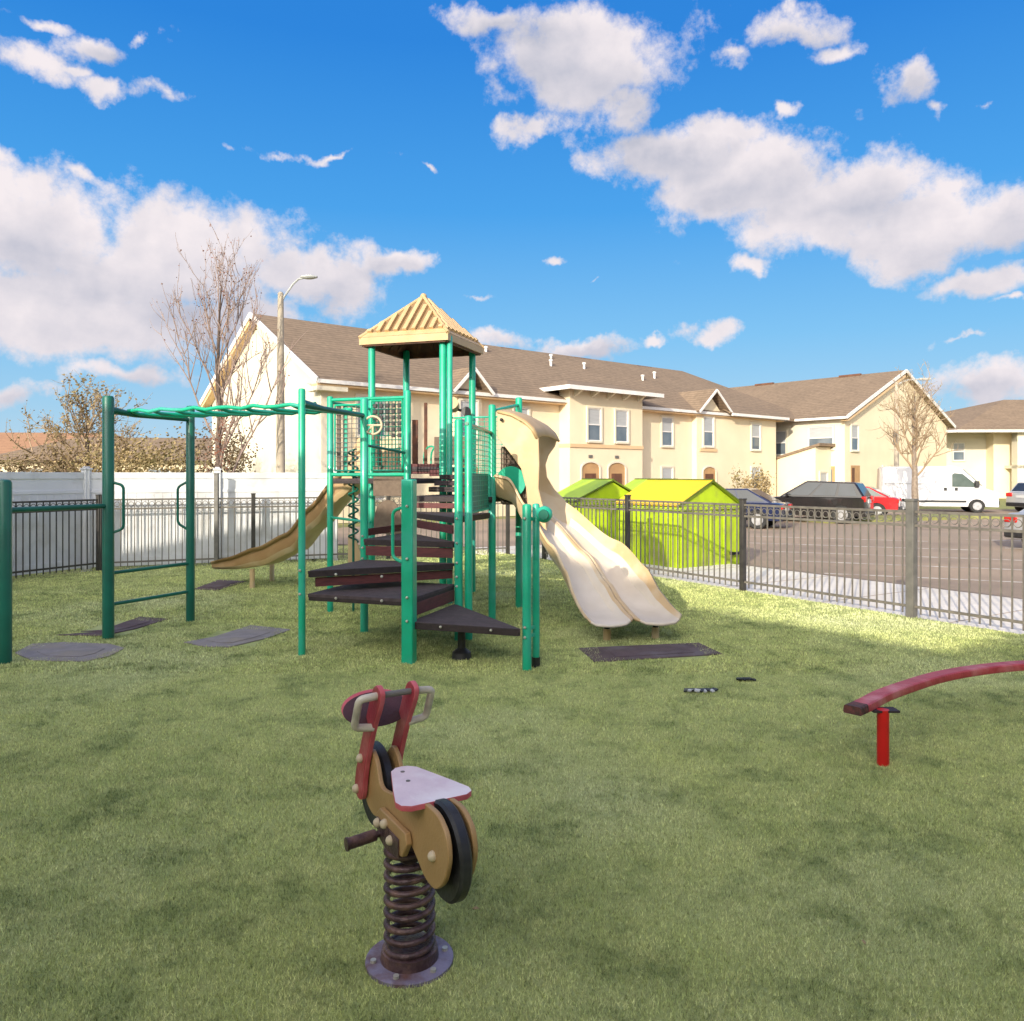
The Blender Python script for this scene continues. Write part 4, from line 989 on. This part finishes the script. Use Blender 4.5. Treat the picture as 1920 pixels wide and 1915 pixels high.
MB().box(4.9,5.50,-.92,.92,.40,.62).build('bumper', M['black'], vn, world=False, bevel=.05)

# ------------------------------------------------------------------ buildings
BA = math.atan2(.638, .77)
EV = 5.6; RG = 9.15
def window(o, x, y, z0, z1, w_, face='y-', blind=True, trim='wall_pale', depth=.09):
    # window on a face whose outward direction is -y (face y-) or -x (face x-)
    def B(b, a0, a1, d0, d1, zz0, zz1, mi=0):
        if face == 'y-': b.box(x+a0, x+a1, y-d1, y-d0, zz0, zz1, mi)
        else: b.box(x-d1, x-d0, y+a0, y+a1, zz0, zz1, mi)
    t = .09; h = w_/2
    b = MB()
    B(b,-h-t,-h,.002,depth,z0-t,z1+t); B(b,h,h+t,.002,depth,z0-t,z1+t); B(b,-h,h,.002,depth,z1,z1+t); B(b,-h,h,.002,depth+.03,z0-t,z0)
    f = b.build('window', M[trim], o, world=False)
    b = MB(); zm = (z0+z1)/2
    B(b,-h,h,.004,.02,zm,z1-.02,1 if blind else 0); B(b,-h,h,.004,.02,z0+.02,zm-.001,0); b.build('pane', [M['glass'], M['blind']], o, world=False).parent = f
    b = MB(); B(b,-h,-h+.05,.021,.05,z0,z1); B(b,h-.05,h,.021,.05,z0,z1); B(b,-h+.05,h-.05,.021,.055,zm-.03,zm+.03); B(b,-h+.05,h-.05,.021,.05,z1-.05,z1); B(b,-h+.05,h-.05,.021,.05,z0,z0+.05)
    b.build('sash', M['white'], o, world=False).parent = f
    return f
def vents(o, spots, name='roof_vent'):
    for (x, y, z, kind) in spots:
        b = MB()
        if kind == 'ridge': b.box(x-.75,x+.75,y-.28,y-.05,z-.04,z+.06); b.build('ridge_vent', M['door'], o, world=False, bevel=.02)
        else: b.tube([(x,y,z-.2),(x,y,z+.32)], .07, 8).tube([(x,y,z+.32),(x,y,z+.42)], .11, 8); b.build(name, M['white'], o, world=False)
mb = thing('apartment_building', 'long two storey cream apartment building with sunlit gable end and flat topped entrance bay', 'building', (-7.45,30.9,LZ), BA)
X1 = 31.5; DP = 12.3
# walls
b = MB(); b.prism([V(0,0,0), V(0,DP,0), V(0,DP,EV), V(0,DP/2,RG-.12), V(0,0,EV)], (.3,0,0)); b.build('gable_wall', M['wall_pale'], mb, world=False)
b = MB(); b.box(.301,X1,0,.3,0,EV+.1); b.box(.301,33.8,DP-.3,DP,0,EV+.1); b.build('front_wall', M['wall'], mb, world=False)
# roof: gable at x=-.4, hip at the far end
ez = EV+.02; oh = .5; xr = 30.1; xe = 36.4
R_ = [V(-.4,-oh,ez), V(-.4,DP/2,RG), V(xr,DP/2,RG), V(xe,-oh,ez), V(xe,DP+oh,ez), V(-.4,DP+oh,ez)]
b = MB(); b.add(R_, [[0,3,2,1],[1,2,4,5],[2,3,4]]); off = V(0,0,-.16)
b.add([p+off for p in R_], [[0,1,2,3],[1,5,4,2],[2,4,3]])
b.add([R_[0],R_[3],R_[3]+off,R_[0]+off], [[0,1,2,3]])
rf_ = b.build('roof', M['shingle'], mb, world=False, smooth=False, fix=False)
b = MB(); b.bar(V(-.4,-oh-.04,ez-.10), V(X1+.6,-oh-.04,ez-.10), .10,.15); 
b.bar(V(-.43,-oh-.05,ez-.08), V(-.43,DP/2,RG-.06), .05,.24, up=(0,0,1)); b.bar(V(-.43,DP+oh+.05,ez-.08), V(-.43,DP/2,RG-.06), .05,.24)
b.build('fascia', M['white'], mb, world=False).parent = rf_
b = MB(); b.box(-.38,X1+.5,-oh,-.002,ez-.26,ez-.19); b.build('soffit', M['wall_tan'], mb, world=False).parent = rf_
b = MB(); b.prism([V(-.40,DP/2+.2,RG-.30), V(-.40,DP+oh,ez-.20), V(-.40,DP+oh,ez-.36), V(-.40,DP/2+.2,RG-.46)], (.38,0,0)); b.build('rake_soffit', M['wall_tan'], mb, world=False).parent = rf_
vents(mb, [(6.2,6.3,RG-.1,'ridge'),(14.6,6.3,RG-.1,'ridge'),(20.3,6.3,RG-.1,'ridge'),(26,6.3,RG-.1,'ridge'),(15.8,4.0,7.95,'p'),(18.6,4.2,8.05,'p'),(17,5.3,8.5,'p'),(22.8,3.4,7.6,'p'),(24.6,4.0,8.0,'p'),(12.0,5,8.4,'p')])
# return of the eave at the gable corner
MB().box(-.40,.9,-oh,.35,EV-.42,EV-.25).prism([V(-.42,-oh,EV-.43), V(-.42,.4,EV-.43), V(-.42,.4,EV-.10)], (.3,0,0)).build('eave_return', M['wall_pale'], mb, world=False)
# projecting entrance bay
bx0, bx1, by = 12.7, 18.0, -.75
b = MB(); b.box(bx0,bx1,by,-.001,0,6.1); b.build('entrance_bay', M['wall'], mb, world=False)
MB().box(bx0-.03,bx1+.03,by-.06,-.002,3.28,3.45).build('string_course', M['wall_tan'], mb, world=False)
b = MB(); e = .75
b.add([V(bx0-e,by-e,6.12),V(bx1+e,by-e,6.12),V(bx1+e,1.6,6.12),V(bx0-e,1.6,6.12),V(bx0+1,by+1.3,6.72),V(bx1-1,by+1.3,6.72),V(bx1-1,2.2,6.72),V(bx0+1,2.2,6.72)], [[0,1,5,4],[1,2,6,5],[3,0,4,7],[4,5,6,7],[0,3,2,1]])
br = b.build('bay_roof', M['shingle'], mb, world=False, smooth=False)
b = MB(); b.box(bx0-e-.04,bx1+e+.04,by-e-.06,by-e-.002,6.0,6.20); b.box(bx0-e-.06,bx0-e-.002,by-e,1.6,6.0,6.20); b.box(bx1+e+.002,bx1+e+.06,by-e,1.6,6.0,6.20); b.build('fascia', M['white'], mb, world=False).parent = br
for k in range(5): x = bx0+.35+k*(bx1-bx0-.7)/4; MB().prism([V(x-.07,by-.002,5.75), V(x-.07,by-.60,6.06), V(x-.07,by-.60,6.11), V(x-.07,by-.002,6.11)], (.14,0,0)).build('bracket', M['wall_pale'], mb, world=False).parent = br
for x in (14.35, 16.35): window(mb, x, by, 3.62, 5.25, .92)
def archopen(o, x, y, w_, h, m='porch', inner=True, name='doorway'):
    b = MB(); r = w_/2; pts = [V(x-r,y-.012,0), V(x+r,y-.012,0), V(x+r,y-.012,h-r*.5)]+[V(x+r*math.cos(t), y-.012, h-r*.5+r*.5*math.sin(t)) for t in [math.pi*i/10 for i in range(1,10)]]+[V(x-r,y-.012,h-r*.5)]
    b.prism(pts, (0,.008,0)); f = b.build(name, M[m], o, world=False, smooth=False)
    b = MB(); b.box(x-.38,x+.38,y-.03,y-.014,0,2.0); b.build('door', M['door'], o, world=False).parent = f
    b = MB(); t0 = .09
    b.prism([V(x-r-t0,y-.07,0),V(x-r,y-.07,0),V(x-r,y-.07,h-r*.5),V(x-r-t0,y-.07,h-r*.5)], (0,.06,0)); b.prism([V(x+r,y-.07,0),V(x+r+t0,y-.07,0),V(x+r+t0,y-.07,h-r*.5),V(x+r,y-.07,h-r*.5)], (0,.06,0))
    b.prism([V(x-r-t0,y-.07,h-r*.5),V(x-r,y-.07,h-r*.5)]+[V(x+r*math.cos(t), y-.07, h-r*.5+r*.5*math.sin(t)) for t in [math.pi-math.pi*i/10 for i in range(1,10)]]+[V(x+r,y-.07,h-r*.5),V(x+r+t0,y-.07,h-r*.5)]+[V(x+(r+t0)*math.cos(t), y-.07, h-r*.5+(r*.5+t0)*math.sin(t)) for t in [math.pi*i/10 for i in range(1,10)]], (0,.06,0))
    b.build('surround', M['wall_pale'], o, world=False).parent = f
for x in (14.1, 16.0):
    archopen(mb, x, by, 1.25, 2.55)
    MB().box(x-.13,x+.13,by-.05,by-.003,2.78,2.92).build('number_plaque', M['greysteel'], mb, world=False)
# gablets over the other entrances, with slightly proud bays
def gablet(x0, x1, zp, proud, bayx1=None):
    xm = (x0+x1)/2; bx = bayx1 or x1-.25
    b = MB(); b.prism([V(x0+.25,-proud,0), V(bx,-proud,0), V(bx,-proud,EV-.16), V(x1-.25,-proud,EV-.16), V(xm,-proud,zp-.30), V(x0+.25,-proud,EV-.16)] if bayx1 else [V(x0+.25,-proud,0), V(x1-.25,-proud,0), V(x1-.25,-proud,EV-.16), V(xm,-proud,zp-.30), V(x0+.25,-proud,EV-.16)], (0,proud-.003,0)); b.build('gablet_wall', M['wall'], mb, world=False)
    b = MB(); yb = (zp-EV)/(RG-EV)*(DP/2+oh)-oh; yf = -proud-.45
    A, Bq, Cq = V(x0-.1,yf,EV-.05), V(xm,yf,zp), V(x1+.1,yf,EV-.05); Dq, Eq, Fq = V(x0-.1,-oh+.1,EV-.05), V(xm,yb+.3,zp), V(x1+.1,-oh+.1,EV-.05)
    b.add([A,Bq,Cq,Dq,Eq,Fq], [[0,1,4,3],[1,2,5,4]]); g = b.build('gablet_roof', M['shingle'], mb, world=False, smooth=False, solid=.08)
    b = MB(); b.bar(A+V(0,-.04,-.04), Bq+V(0,-.04,-.04), .06,.12); b.bar(Bq+V(0,-.04,-.04), Cq+V(0,-.04,-.04), .06,.12); b.build('fascia', M['white'], mb, world=False).parent = g
gablet(5.9, 7.9, 6.65, .30)
gablet(22.9, 25.9, 6.90, .35, 31.3)
b = MB(); b.bar(V(25.8,-.9,ez-.10), V(31.9,-.9,ez-.10), .10,.16); b.build('fascia', M['white'], mb, world=False)
b = MB(); b.add([V(25.6,-.9,ez-.03),V(31.9,-.9,ez-.03),V(31.9,.3,ez+.55),V(25.6,.3,ez+.55)], [[0,1,2,3]]); b.build('bay_roof', M['shingle'], mb, world=False, smooth=False, solid=.06)
for x, yy, z0, z1 in [(2.2,0,3.5,5.1),(6.9,-.30,3.6,5.2),(10.2,0,3.5,5.1),(20.9,0,3.55,5.15),(24.2,-.35,3.6,5.3),(29.0,-.35,3.5,5.1),(2.2,0,.9,2.5),(10.2,0,.9,2.5),(20.9,0,.8,2.35),(29.0,-.35,.8,2.4)]:
    window(mb, x, yy, z0, z1, .92 if x > 5 else 1.3)
MB().box(23.4,25.0,-.42,-.352,3.30,3.48).build('window_sill', M['wall_tan'], mb, world=False)
archopen(mb, 24.3, -.35, 1.2, 2.4); archopen(mb, 6.9, -.30, 1.2, 2.4)
# wing with its gable to the right
wg = thing('apartment_building', 'cream apartment wing with gable facing the lot, behind the black SUV', 'building', (20.9,49.7,LZ), BA)
WD = 15.2; WL = 20
b = MB(); b.prism([V(0,0,0), V(WD,0,0), V(WD,0,EV), V(WD/2,0,RG-.12), V(0,0,EV)], (0,.3,0)); b.build('gable_wall', M['wall'], wg, world=False)
b = MB(); b.box(0,.3,.301,WL,0,EV+.1); b.build('side_wall', M['wall_pale'], wg, world=False)
MB().box(WD-.3,WD,.301,WL,0,EV+.1).build('side_wall', M['wall'], wg, world=False)
R_ = [V(-oh,-.4,ez), V(WD/2,-.4,RG), V(WD/2,WL,RG), V(-oh,WL,ez), V(WD+oh,-.4,ez), V(WD+oh,WL,ez)]
b = MB(); b.add(R_, [[0,1,2,3],[1,4,5,2]]); b.add([p+off for p in R_], [[0,3,2,1],[1,2,5,4]]); wr_ = b.build('roof', M['shingle'], wg, world=False, smooth=False, fix=False)
b = MB(); b.bar(V(-oh-.04,-.4,ez-.10), V(-oh-.04,WL,ez-.10), .10,.15)
b.bar(V(-oh-.05,-.43,ez-.08), V(WD/2,-.43,RG-.06), .05,.22); b.bar(V(WD+oh+.05,-.43,ez-.08), V(WD/2,-.43,RG-.06), .05,.22); b.build('fascia', M['white'], wg, world=False).parent = wr_
b = MB(); b.prism([V(-oh,-.38,ez-.30), V(WD/2,-.38,RG-.30), V(WD/2,-.38,RG-.50), V(-oh+.3,-.38,ez-.30)], (0,.376,0)); b.build('rake_soffit', M['wall_tan'], wg, world=False).parent = wr_
for (yy, zz) in ((3.5,RG-.1),(10.5,RG-.1)): MB().box(WD/2-.26,WD/2+.0,yy-.8,yy+.8,zz,zz+.15).build('ridge_vent', M['door'], wg, world=False)
window(wg, 0, 1.6, 3.6, 5.05, 1.7, 'x-'); window(wg, 0, 5.0, 3.3, 4.9, 1.9, 'x-')
window(wg, 1.2, 0, 3.5, 5.1, .9); window(wg, 5.3, 0, .9, 2.5, .6)
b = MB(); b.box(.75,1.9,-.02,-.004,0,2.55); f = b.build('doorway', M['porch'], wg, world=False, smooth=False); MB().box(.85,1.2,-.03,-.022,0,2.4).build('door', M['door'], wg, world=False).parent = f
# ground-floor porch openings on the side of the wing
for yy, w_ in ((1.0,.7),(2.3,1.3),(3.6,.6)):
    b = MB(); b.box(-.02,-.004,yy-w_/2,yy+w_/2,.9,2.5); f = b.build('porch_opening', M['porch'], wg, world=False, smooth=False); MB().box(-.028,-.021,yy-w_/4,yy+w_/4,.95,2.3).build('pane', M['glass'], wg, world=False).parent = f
MB().box(-.06,-.004,4.25,4.55,2.2,2.5).build('blue_plaque', M['car_blue'], wg, world=False)
# lean-to entrance between the two
b = MB(); b.prism([V(-1.9,.9,0), V(-1.9,4.9,0), V(-1.9,4.9,2.6), V(-1.9,.9,3.7)], (1.89,0,0)); b.build('entrance_lobby', M['wall'], wg, world=False)
b = MB(); b.prism([V(-2.0,.6,3.75), V(-2.0,5.1,2.55), V(-2.0,5.1,2.70), V(-2.0,.6,3.92)], (1.98,0,0)); b.build('lobby_roof', M['shingle'], wg, world=False)
window(wg, -1.0, .9, .6, 2.1, .9)
# far building at the right with an arched porch
fb = thing('apartment_building', 'far cream apartment building with hipped brown roof and arched porch at the right edge', 'building', (38.0,65.0,LZ), R(-2))
b = MB(); b.box(-8.0,2.3,2.5,12,0,5.7); b.build('rear_wall', M['wall_pale'], fb, world=False)
b = MB(); b.box(2.301,26,1.4,12,0,5.7); b.build('front_wall', M['wall'], fb, world=False)
b = MB()
for x in (3.6, 8.6, 13.6): b.box(x-.4,x+.4,-.4,.4,0,5.4)
b.box(3.2,14.0,-.401,.401,4.7,5.5); b.box(3.2,14.0,-.40,1.39,2.5,2.75); b.build('porch_column', M['wall_pale'], fb, world=False)
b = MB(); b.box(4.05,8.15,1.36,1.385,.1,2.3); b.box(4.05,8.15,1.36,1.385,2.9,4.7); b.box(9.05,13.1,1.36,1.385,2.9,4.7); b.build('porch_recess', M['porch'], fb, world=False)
b = MB(); b.add([V(-2.0,-1,5.6),V(27,-1,5.6),V(27,13,5.6),V(-8.6,13,5.6),V(5.8,6,8.7),V(22,6,8.7),V(-8.6,8,5.6)], [[0,1,5,4],[1,2,5],[2,3,4,5],[3,6,4],[6,0,4]]); fr_ = b.build('roof', M['shingle'], fb, world=False, smooth=False)
b = MB(); b.bar(V(-2.0,-1.05,5.52), V(27,-1.05,5.52), .1,.2); b.bar(V(-8.6,8,5.52), V(-2.0,-1.03,5.52), .1,.2); b.build('fascia', M['white'], fb, world=False).parent = fr_
for x in (-1.9,.0): window(fb, x, 2.5, 3.2, 4.7, .95)
# distant building at the left beyond the fence
lf = thing('apartment_building', 'distant low cream building with red brown roof beyond the left fence', 'building', (-58,62,LZ), R(4))
b = MB(); b.box(-16,26,0,9,0,3.3); b.build('front_wall', M['wall'], lf, world=False)
b = MB(); b.add([V(-17,-.8,3.2),V(27,-.8,3.2),V(27,10,3.2),V(-17,10,3.2),V(-12,4.6,5.6),V(24,4.6,5.6)], [[0,1,5,4],[1,2,5],[2,3,4,5],[3,0,4]]); b.build('roof', M['shingle_red'], lf, world=False, smooth=False)
for k in range(9): window(lf, -12+k*4.3, 0, 1.0, 2.5, 1.5, blind=False)
lf2 = thing('apartment_building', 'distant brown roofed cream building seen between the bare trees', 'building', (-27,58,LZ), R(10))
b = MB(); b.box(-10,9,0,9,0,3.0); b.build('front_wall', M['wall'], lf2, world=False)
b = MB(); b.add([V(-11,-.8,3.0),V(10,-.8,3.0),V(10,10,3.0),V(-11,10,3.0),V(-6,4.6,4.9),V(5,4.6,4.9)], [[0,1,5,4],[1,2,5],[2,3,4,5],[3,0,4]]); b.build('roof', M['shingle'], lf2, world=False, smooth=False)
for k in range(4): window(lf2, -7.5+k*4.3, 0, 1.0, 2.4, 1.5, blind=False)
# courtyard buildings behind the photographer, which shade the playground
A_ = V(.596, -.803); t_ = .331; hE = 6.5; P0 = V(3.6, 8.89) - V(.42, .91)*(hE/t_)
cornr = P0 + A_*1.24
def blockb(label, a, d, n, Lg, dep, h):
    rz = math.atan2(d.y, d.x); o = thing('apartment_building', label, 'building', (a.x, a.y, LZ), rz)
    sg = 1 if V(-d.y, d.x).dot(n) > 0 else -1; y1 = dep*sg; hh = h-LZ
    MB().box(0,Lg,*sorted((.5*sg,y1)),0,hh-.2).build('outer_wall', M['wall'], o, world=False)
    y0, ym, y2 = 0, y1/2, y1+.5*sg
    vs = [V(0,y0,hh),V(Lg,y0,hh),V(Lg,y2,hh),V(0,y2,hh),V(min(dep/2,Lg/3),ym,hh+1.3),V(Lg-min(dep/2,Lg/3),ym,hh+1.3)]
    b = MB(); b.add(vs, [[0,1,5,4],[1,2,5],[2,3,4,5],[3,0,4]]); b.add([v-V(0,0,.15) for v in vs[:4]], [[0,1,2,3]]); b.build('roof', M['shingle'], o, world=False, smooth=False)
    for k in range(int(Lg//4)):
        for z in (1.0, 3.8):
            x = 2+k*4; yy = .5*sg
            b = MB(); b.box(x-.5,x+.5,*sorted((yy, yy-.02*sg)),z,z+1.5); w0 = b.build('window', M['glass'], o, world=False)
            b = MB(); b.box(x-.6,x-.5,*sorted((yy,yy-.06*sg)),z-.1,z+1.6); b.box(x+.5,x+.6,*sorted((yy,yy-.06*sg)),z-.1,z+1.6); b.box(x-.5,x+.5,*sorted((yy,yy-.06*sg)),z+1.5,z+1.6); b.box(x-.5,x+.5,*sorted((yy,yy-.06*sg)),z-.1,z); b.build('frame', M['white'], o, world=False).parent = w0
    return o
blockb('cream apartment block behind the camera shading the turf', cornr+A_*8, -A_, V(-A_.y, A_.x)*-1 if V(-A_.y, A_.x).dot(V(-1,-1)) < 0 else V(-A_.y, A_.x), 21.2, 9, hE)
w2 = V(.83, .55).normalized()
blockb('cream apartment wing to the right behind the camera', cornr, w2, V(.55,-.83), 26, 8, hE)
blockb('small cream building behind the camera to the left', cornr-A_*15.35-V(.2,.2), -A_, V(-.8,-.6), 9, 8, 7.3)

# ------------------------------------------------------------------ lamp and poles
lpole = thing('street_lamp', 'tall tapered concrete street lamp with angled arm before the gable wall', 'street lamp', (-7.6,26,LZ))
MB().tube([(-7.6,26,LZ),(-7.6,26,7.75),(-7.6,26,7.8)], [.17,.095,.05], 12).build('pole', M['conpole'], lpole)
MB().tube([(-7.55,26,7.5),(-7.48,26,7.65),(-7.2,26,8.05),(-7.02,26,8.22),(-6.85,26,8.26)], .035, 8).build('arm', M['lamp'], lpole)
b = MB(); rows = []
for k in range(9):
    t = k/8; x = -6.95+.55*t; r = .14*math.sin(math.pi*min(max(t,.06),.94))**.5
    rows.append([(x, 26+math.cos(a)*r, 8.29+math.sin(a)*r*.55) for a in [2*math.pi*i/12 for i in range(13)]])
b.grid(rows); b.build('lamp_head', M['lamp'], lpole)
rp = thing('light_pole', 'slim pale light pole in front of the right gable wall', 'light pole', (20.4,42,LZ))
MB().tube([(20.4,42,LZ),(20.4,42,6.75)], [.15,.085], 10).build('pole', M['conpole'], rp); MB().tube([(20.4,42,6.6),(21.0,42,6.85),(21.7,42,6.9)], .04, 6).build('arm', M['lamp'], rp); MB().box(21.6,22.2,41.88,42.12,6.84,6.96).build('lamp_head', M['lamp'], rp, bevel=.03)
MB().box(20.15,20.33,41.75,41.87,3.4,4.1).build('meter_box', M['greysteel'], rp); MB().box(20.0,20.22,41.7,41.86,.3,1.3).build('cabinet', M['black'], rp)

# ------------------------------------------------------------------ trees
def leafquad(b, p, s, mi=0):
    a = Vector((random.gauss(0,1), random.gauss(0,1), random.gauss(0,1))).normalized(); c = a.orthogonal().normalized()*s
    b.add([p-c, p+a*s*.8, p+c, p-a*s*.8], [[0,1,2,3]], mi)
def tree(name, label, loc, h, spread, upright, seed, nprim, barkm, twigm, leafm, leaves, lsize, trunk_r, low=.12, depth=3, lean=0, group='bare winter trees', sub=7):
    random.seed(seed); o = thing(name, label, 'tree', loc, 0, group)
    tb, cb_, lv = MB(), MB(), MB()
    top = V(lean, 0, h*.96); base = V(0,0,-.1)
    tp = []
    for i in range(9):
        t = i/8; tp.append(V(lean*t+random.uniform(-.02,.02)*h*.3, random.uniform(-.02,.02)*h*.3, -.1+(h*.96+.1)*t))
    tb.tube(tp, [trunk_r*(1-.9*i/8)+.008 for i in range(9)], 8)
    def tat(t): k = min(int(t*8), 7); return tp[k].lerp(tp[k+1], t*8-k)
    def branch(p, d, ln, r, lev):
        n = 5; pts = [p]; dd = d.copy()
        for i in range(n):
            dd = (dd+Vector((random.gauss(0,.10), random.gauss(0,.10), random.gauss(.02,.07)+upright*.10))).normalized(); pts.append(pts[-1]+dd*ln/n)
        cb_.tube(pts, [max(r*(1-.8*i/n), .0045) for i in range(n+1)], 5 if lev > 1 else 4, caps=False)
        if lev > 0:
            for k in range(sub if lev > 1 else 5):
                f = random.uniform(.22, 1.0); i = min(int(f*n), n-1); q = pts[i].lerp(pts[i+1], f*n-i)
                sd_ = Vector((random.gauss(0,1), random.gauss(0,1), random.gauss(0,1)+upright*.9)).normalized()
                nd_ = (dd*(.55+upright*.5)+sd_*.75).normalized()
                branch(q, nd_, ln*random.uniform(.32,.55), r*.5, lev-1)
        if lev <= 1 and leaves:
            for _ in range(leaves):
                f = random.random(); i = min(int(f*n), n-1)
                leafquad(lv, pts[i].lerp(pts[i+1], f*n-i)+Vector((random.gauss(0,.04),random.gauss(0,.04),random.gauss(0,.04))), lsize*random.uniform(.6,1.3))
    for k in range(nprim):
        t = low+(1-low)*(k/nprim)**.9*.92; a = k*2.4+random.uniform(-.4,.4)
        ln = spread*(1-t*.62)*random.uniform(.8,1.15)
        el_ = .45+upright*.75+t*.35; d = V(math.cos(a)*math.cos(el_), math.sin(a)*math.cos(el_), math.sin(el_))
        branch(tat(t), d, ln, trunk_r*.42*(1-t*.7), depth-1)
    tb.build('trunk', M[barkm], o, world=False)
    cr = cb_.build('crown', M[twigm], o, world=False, fix=False)
    if leaves: lv.build('foliage', M[leafm], o, world=False, smooth=False, fix=False).parent = cr
    return o
tree('bare_tree', 'tall slender bare tree with upright twigs left of the gable wall', (-9.1,24.6,LZ), 8.1, 4.2, .80, 11, 17, 'bark', 'twig', 'leaf_red', 1, .028, .13, .16, 3)
tree('bare_tree', 'low spreading tan tree with dry leaves at the far left', (-15.3,28.5,LZ), 4.5, 3.1, .35, 5, 24, 'bark', 'twig_tan', 'leaf_tan', 2, .045, .14, .10, 3)
tree('bare_tree', 'small bare tree in front of the white van', (17.9,35.2,LZ), 5.9, 3.1, .4, 23, 20, 'pale_bark', 'twig_tan', 'leaf_tan', 1, .03, .17, .33, 3)
tree('bare_tree', 'thin bare sapling with russet leaves close to the gable foot', (-8.9,24.0,LZ), 3.6, 1.5, .5, 31, 12, 'bark', 'twig', 'leaf_red', 4, .035, .05, .2, 2)
def bush(name, label, c, rx, ry, h, seed, leafm, n, ls, group='bushes beyond the fences', cat_='bush'):
    random.seed(seed); o = thing(name, label, cat_, (c[0], c[1], LZ), 0, group); lv, st2 = MB(), MB()
    cl = [(random.uniform(-1,1), random.uniform(-1,1), random.uniform(.25,.95)) for _ in range(26)]
    for k in range(14):
        x, y, z = cl[k]; st2.tube([V(x*.1,y*.1,-.1), V(x*rx*.5,y*ry*.5,z*h*.5), V(x*rx*.85,y*ry*.85,z*h*1.02)], [.03,.018,.006], 5)
    for x, y, z in cl:
        k = 1-.35*(z-.4); cc = V(x*rx*.8*k, y*ry*.8*k, z*h)
        for _ in range(n//26): leafquad(lv, cc+Vector((random.gauss(0,rx*.17), random.gauss(0,ry*.17), random.gauss(0,h*.12))), ls*random.uniform(.6,1.4))
    st2.build('stems', M['bark'], o, world=False); lv.build('foliage', M[leafm], o, world=False, smooth=False, fix=False); return o
bush('dry_bush', 'dry tan bush behind the white fence left of the climber', (-13.2,27.5), 2.6, 1.4, 2.9, 3, 'leaf_tan', 5200, .045)
bush('dry_bush', 'brown leafless looking bush directly left of the gable wall', (-11.3,29.5), 1.7, 1.2, 3.3, 4, 'leaf_brown', 5000, .045)
bush('dry_bush', 'pale tan bush at the foot of the low spreading tree', (-17.0,30.0), 2.8, 1.6, 2.5, 6, 'leaf_brown', 5000, .045)
bush('shrub', 'grey green shrub between the left and middle dumpsters', (2.75,20.6), .55, .5, 1.45, 8, 'leaf_green', 1300, .045)
bush('shrub', 'tan shrub against the long building behind the blue sedan', (13.6,45.5), 1.3, .8, 2.2, 9, 'leaf_tan', 1500, .07)
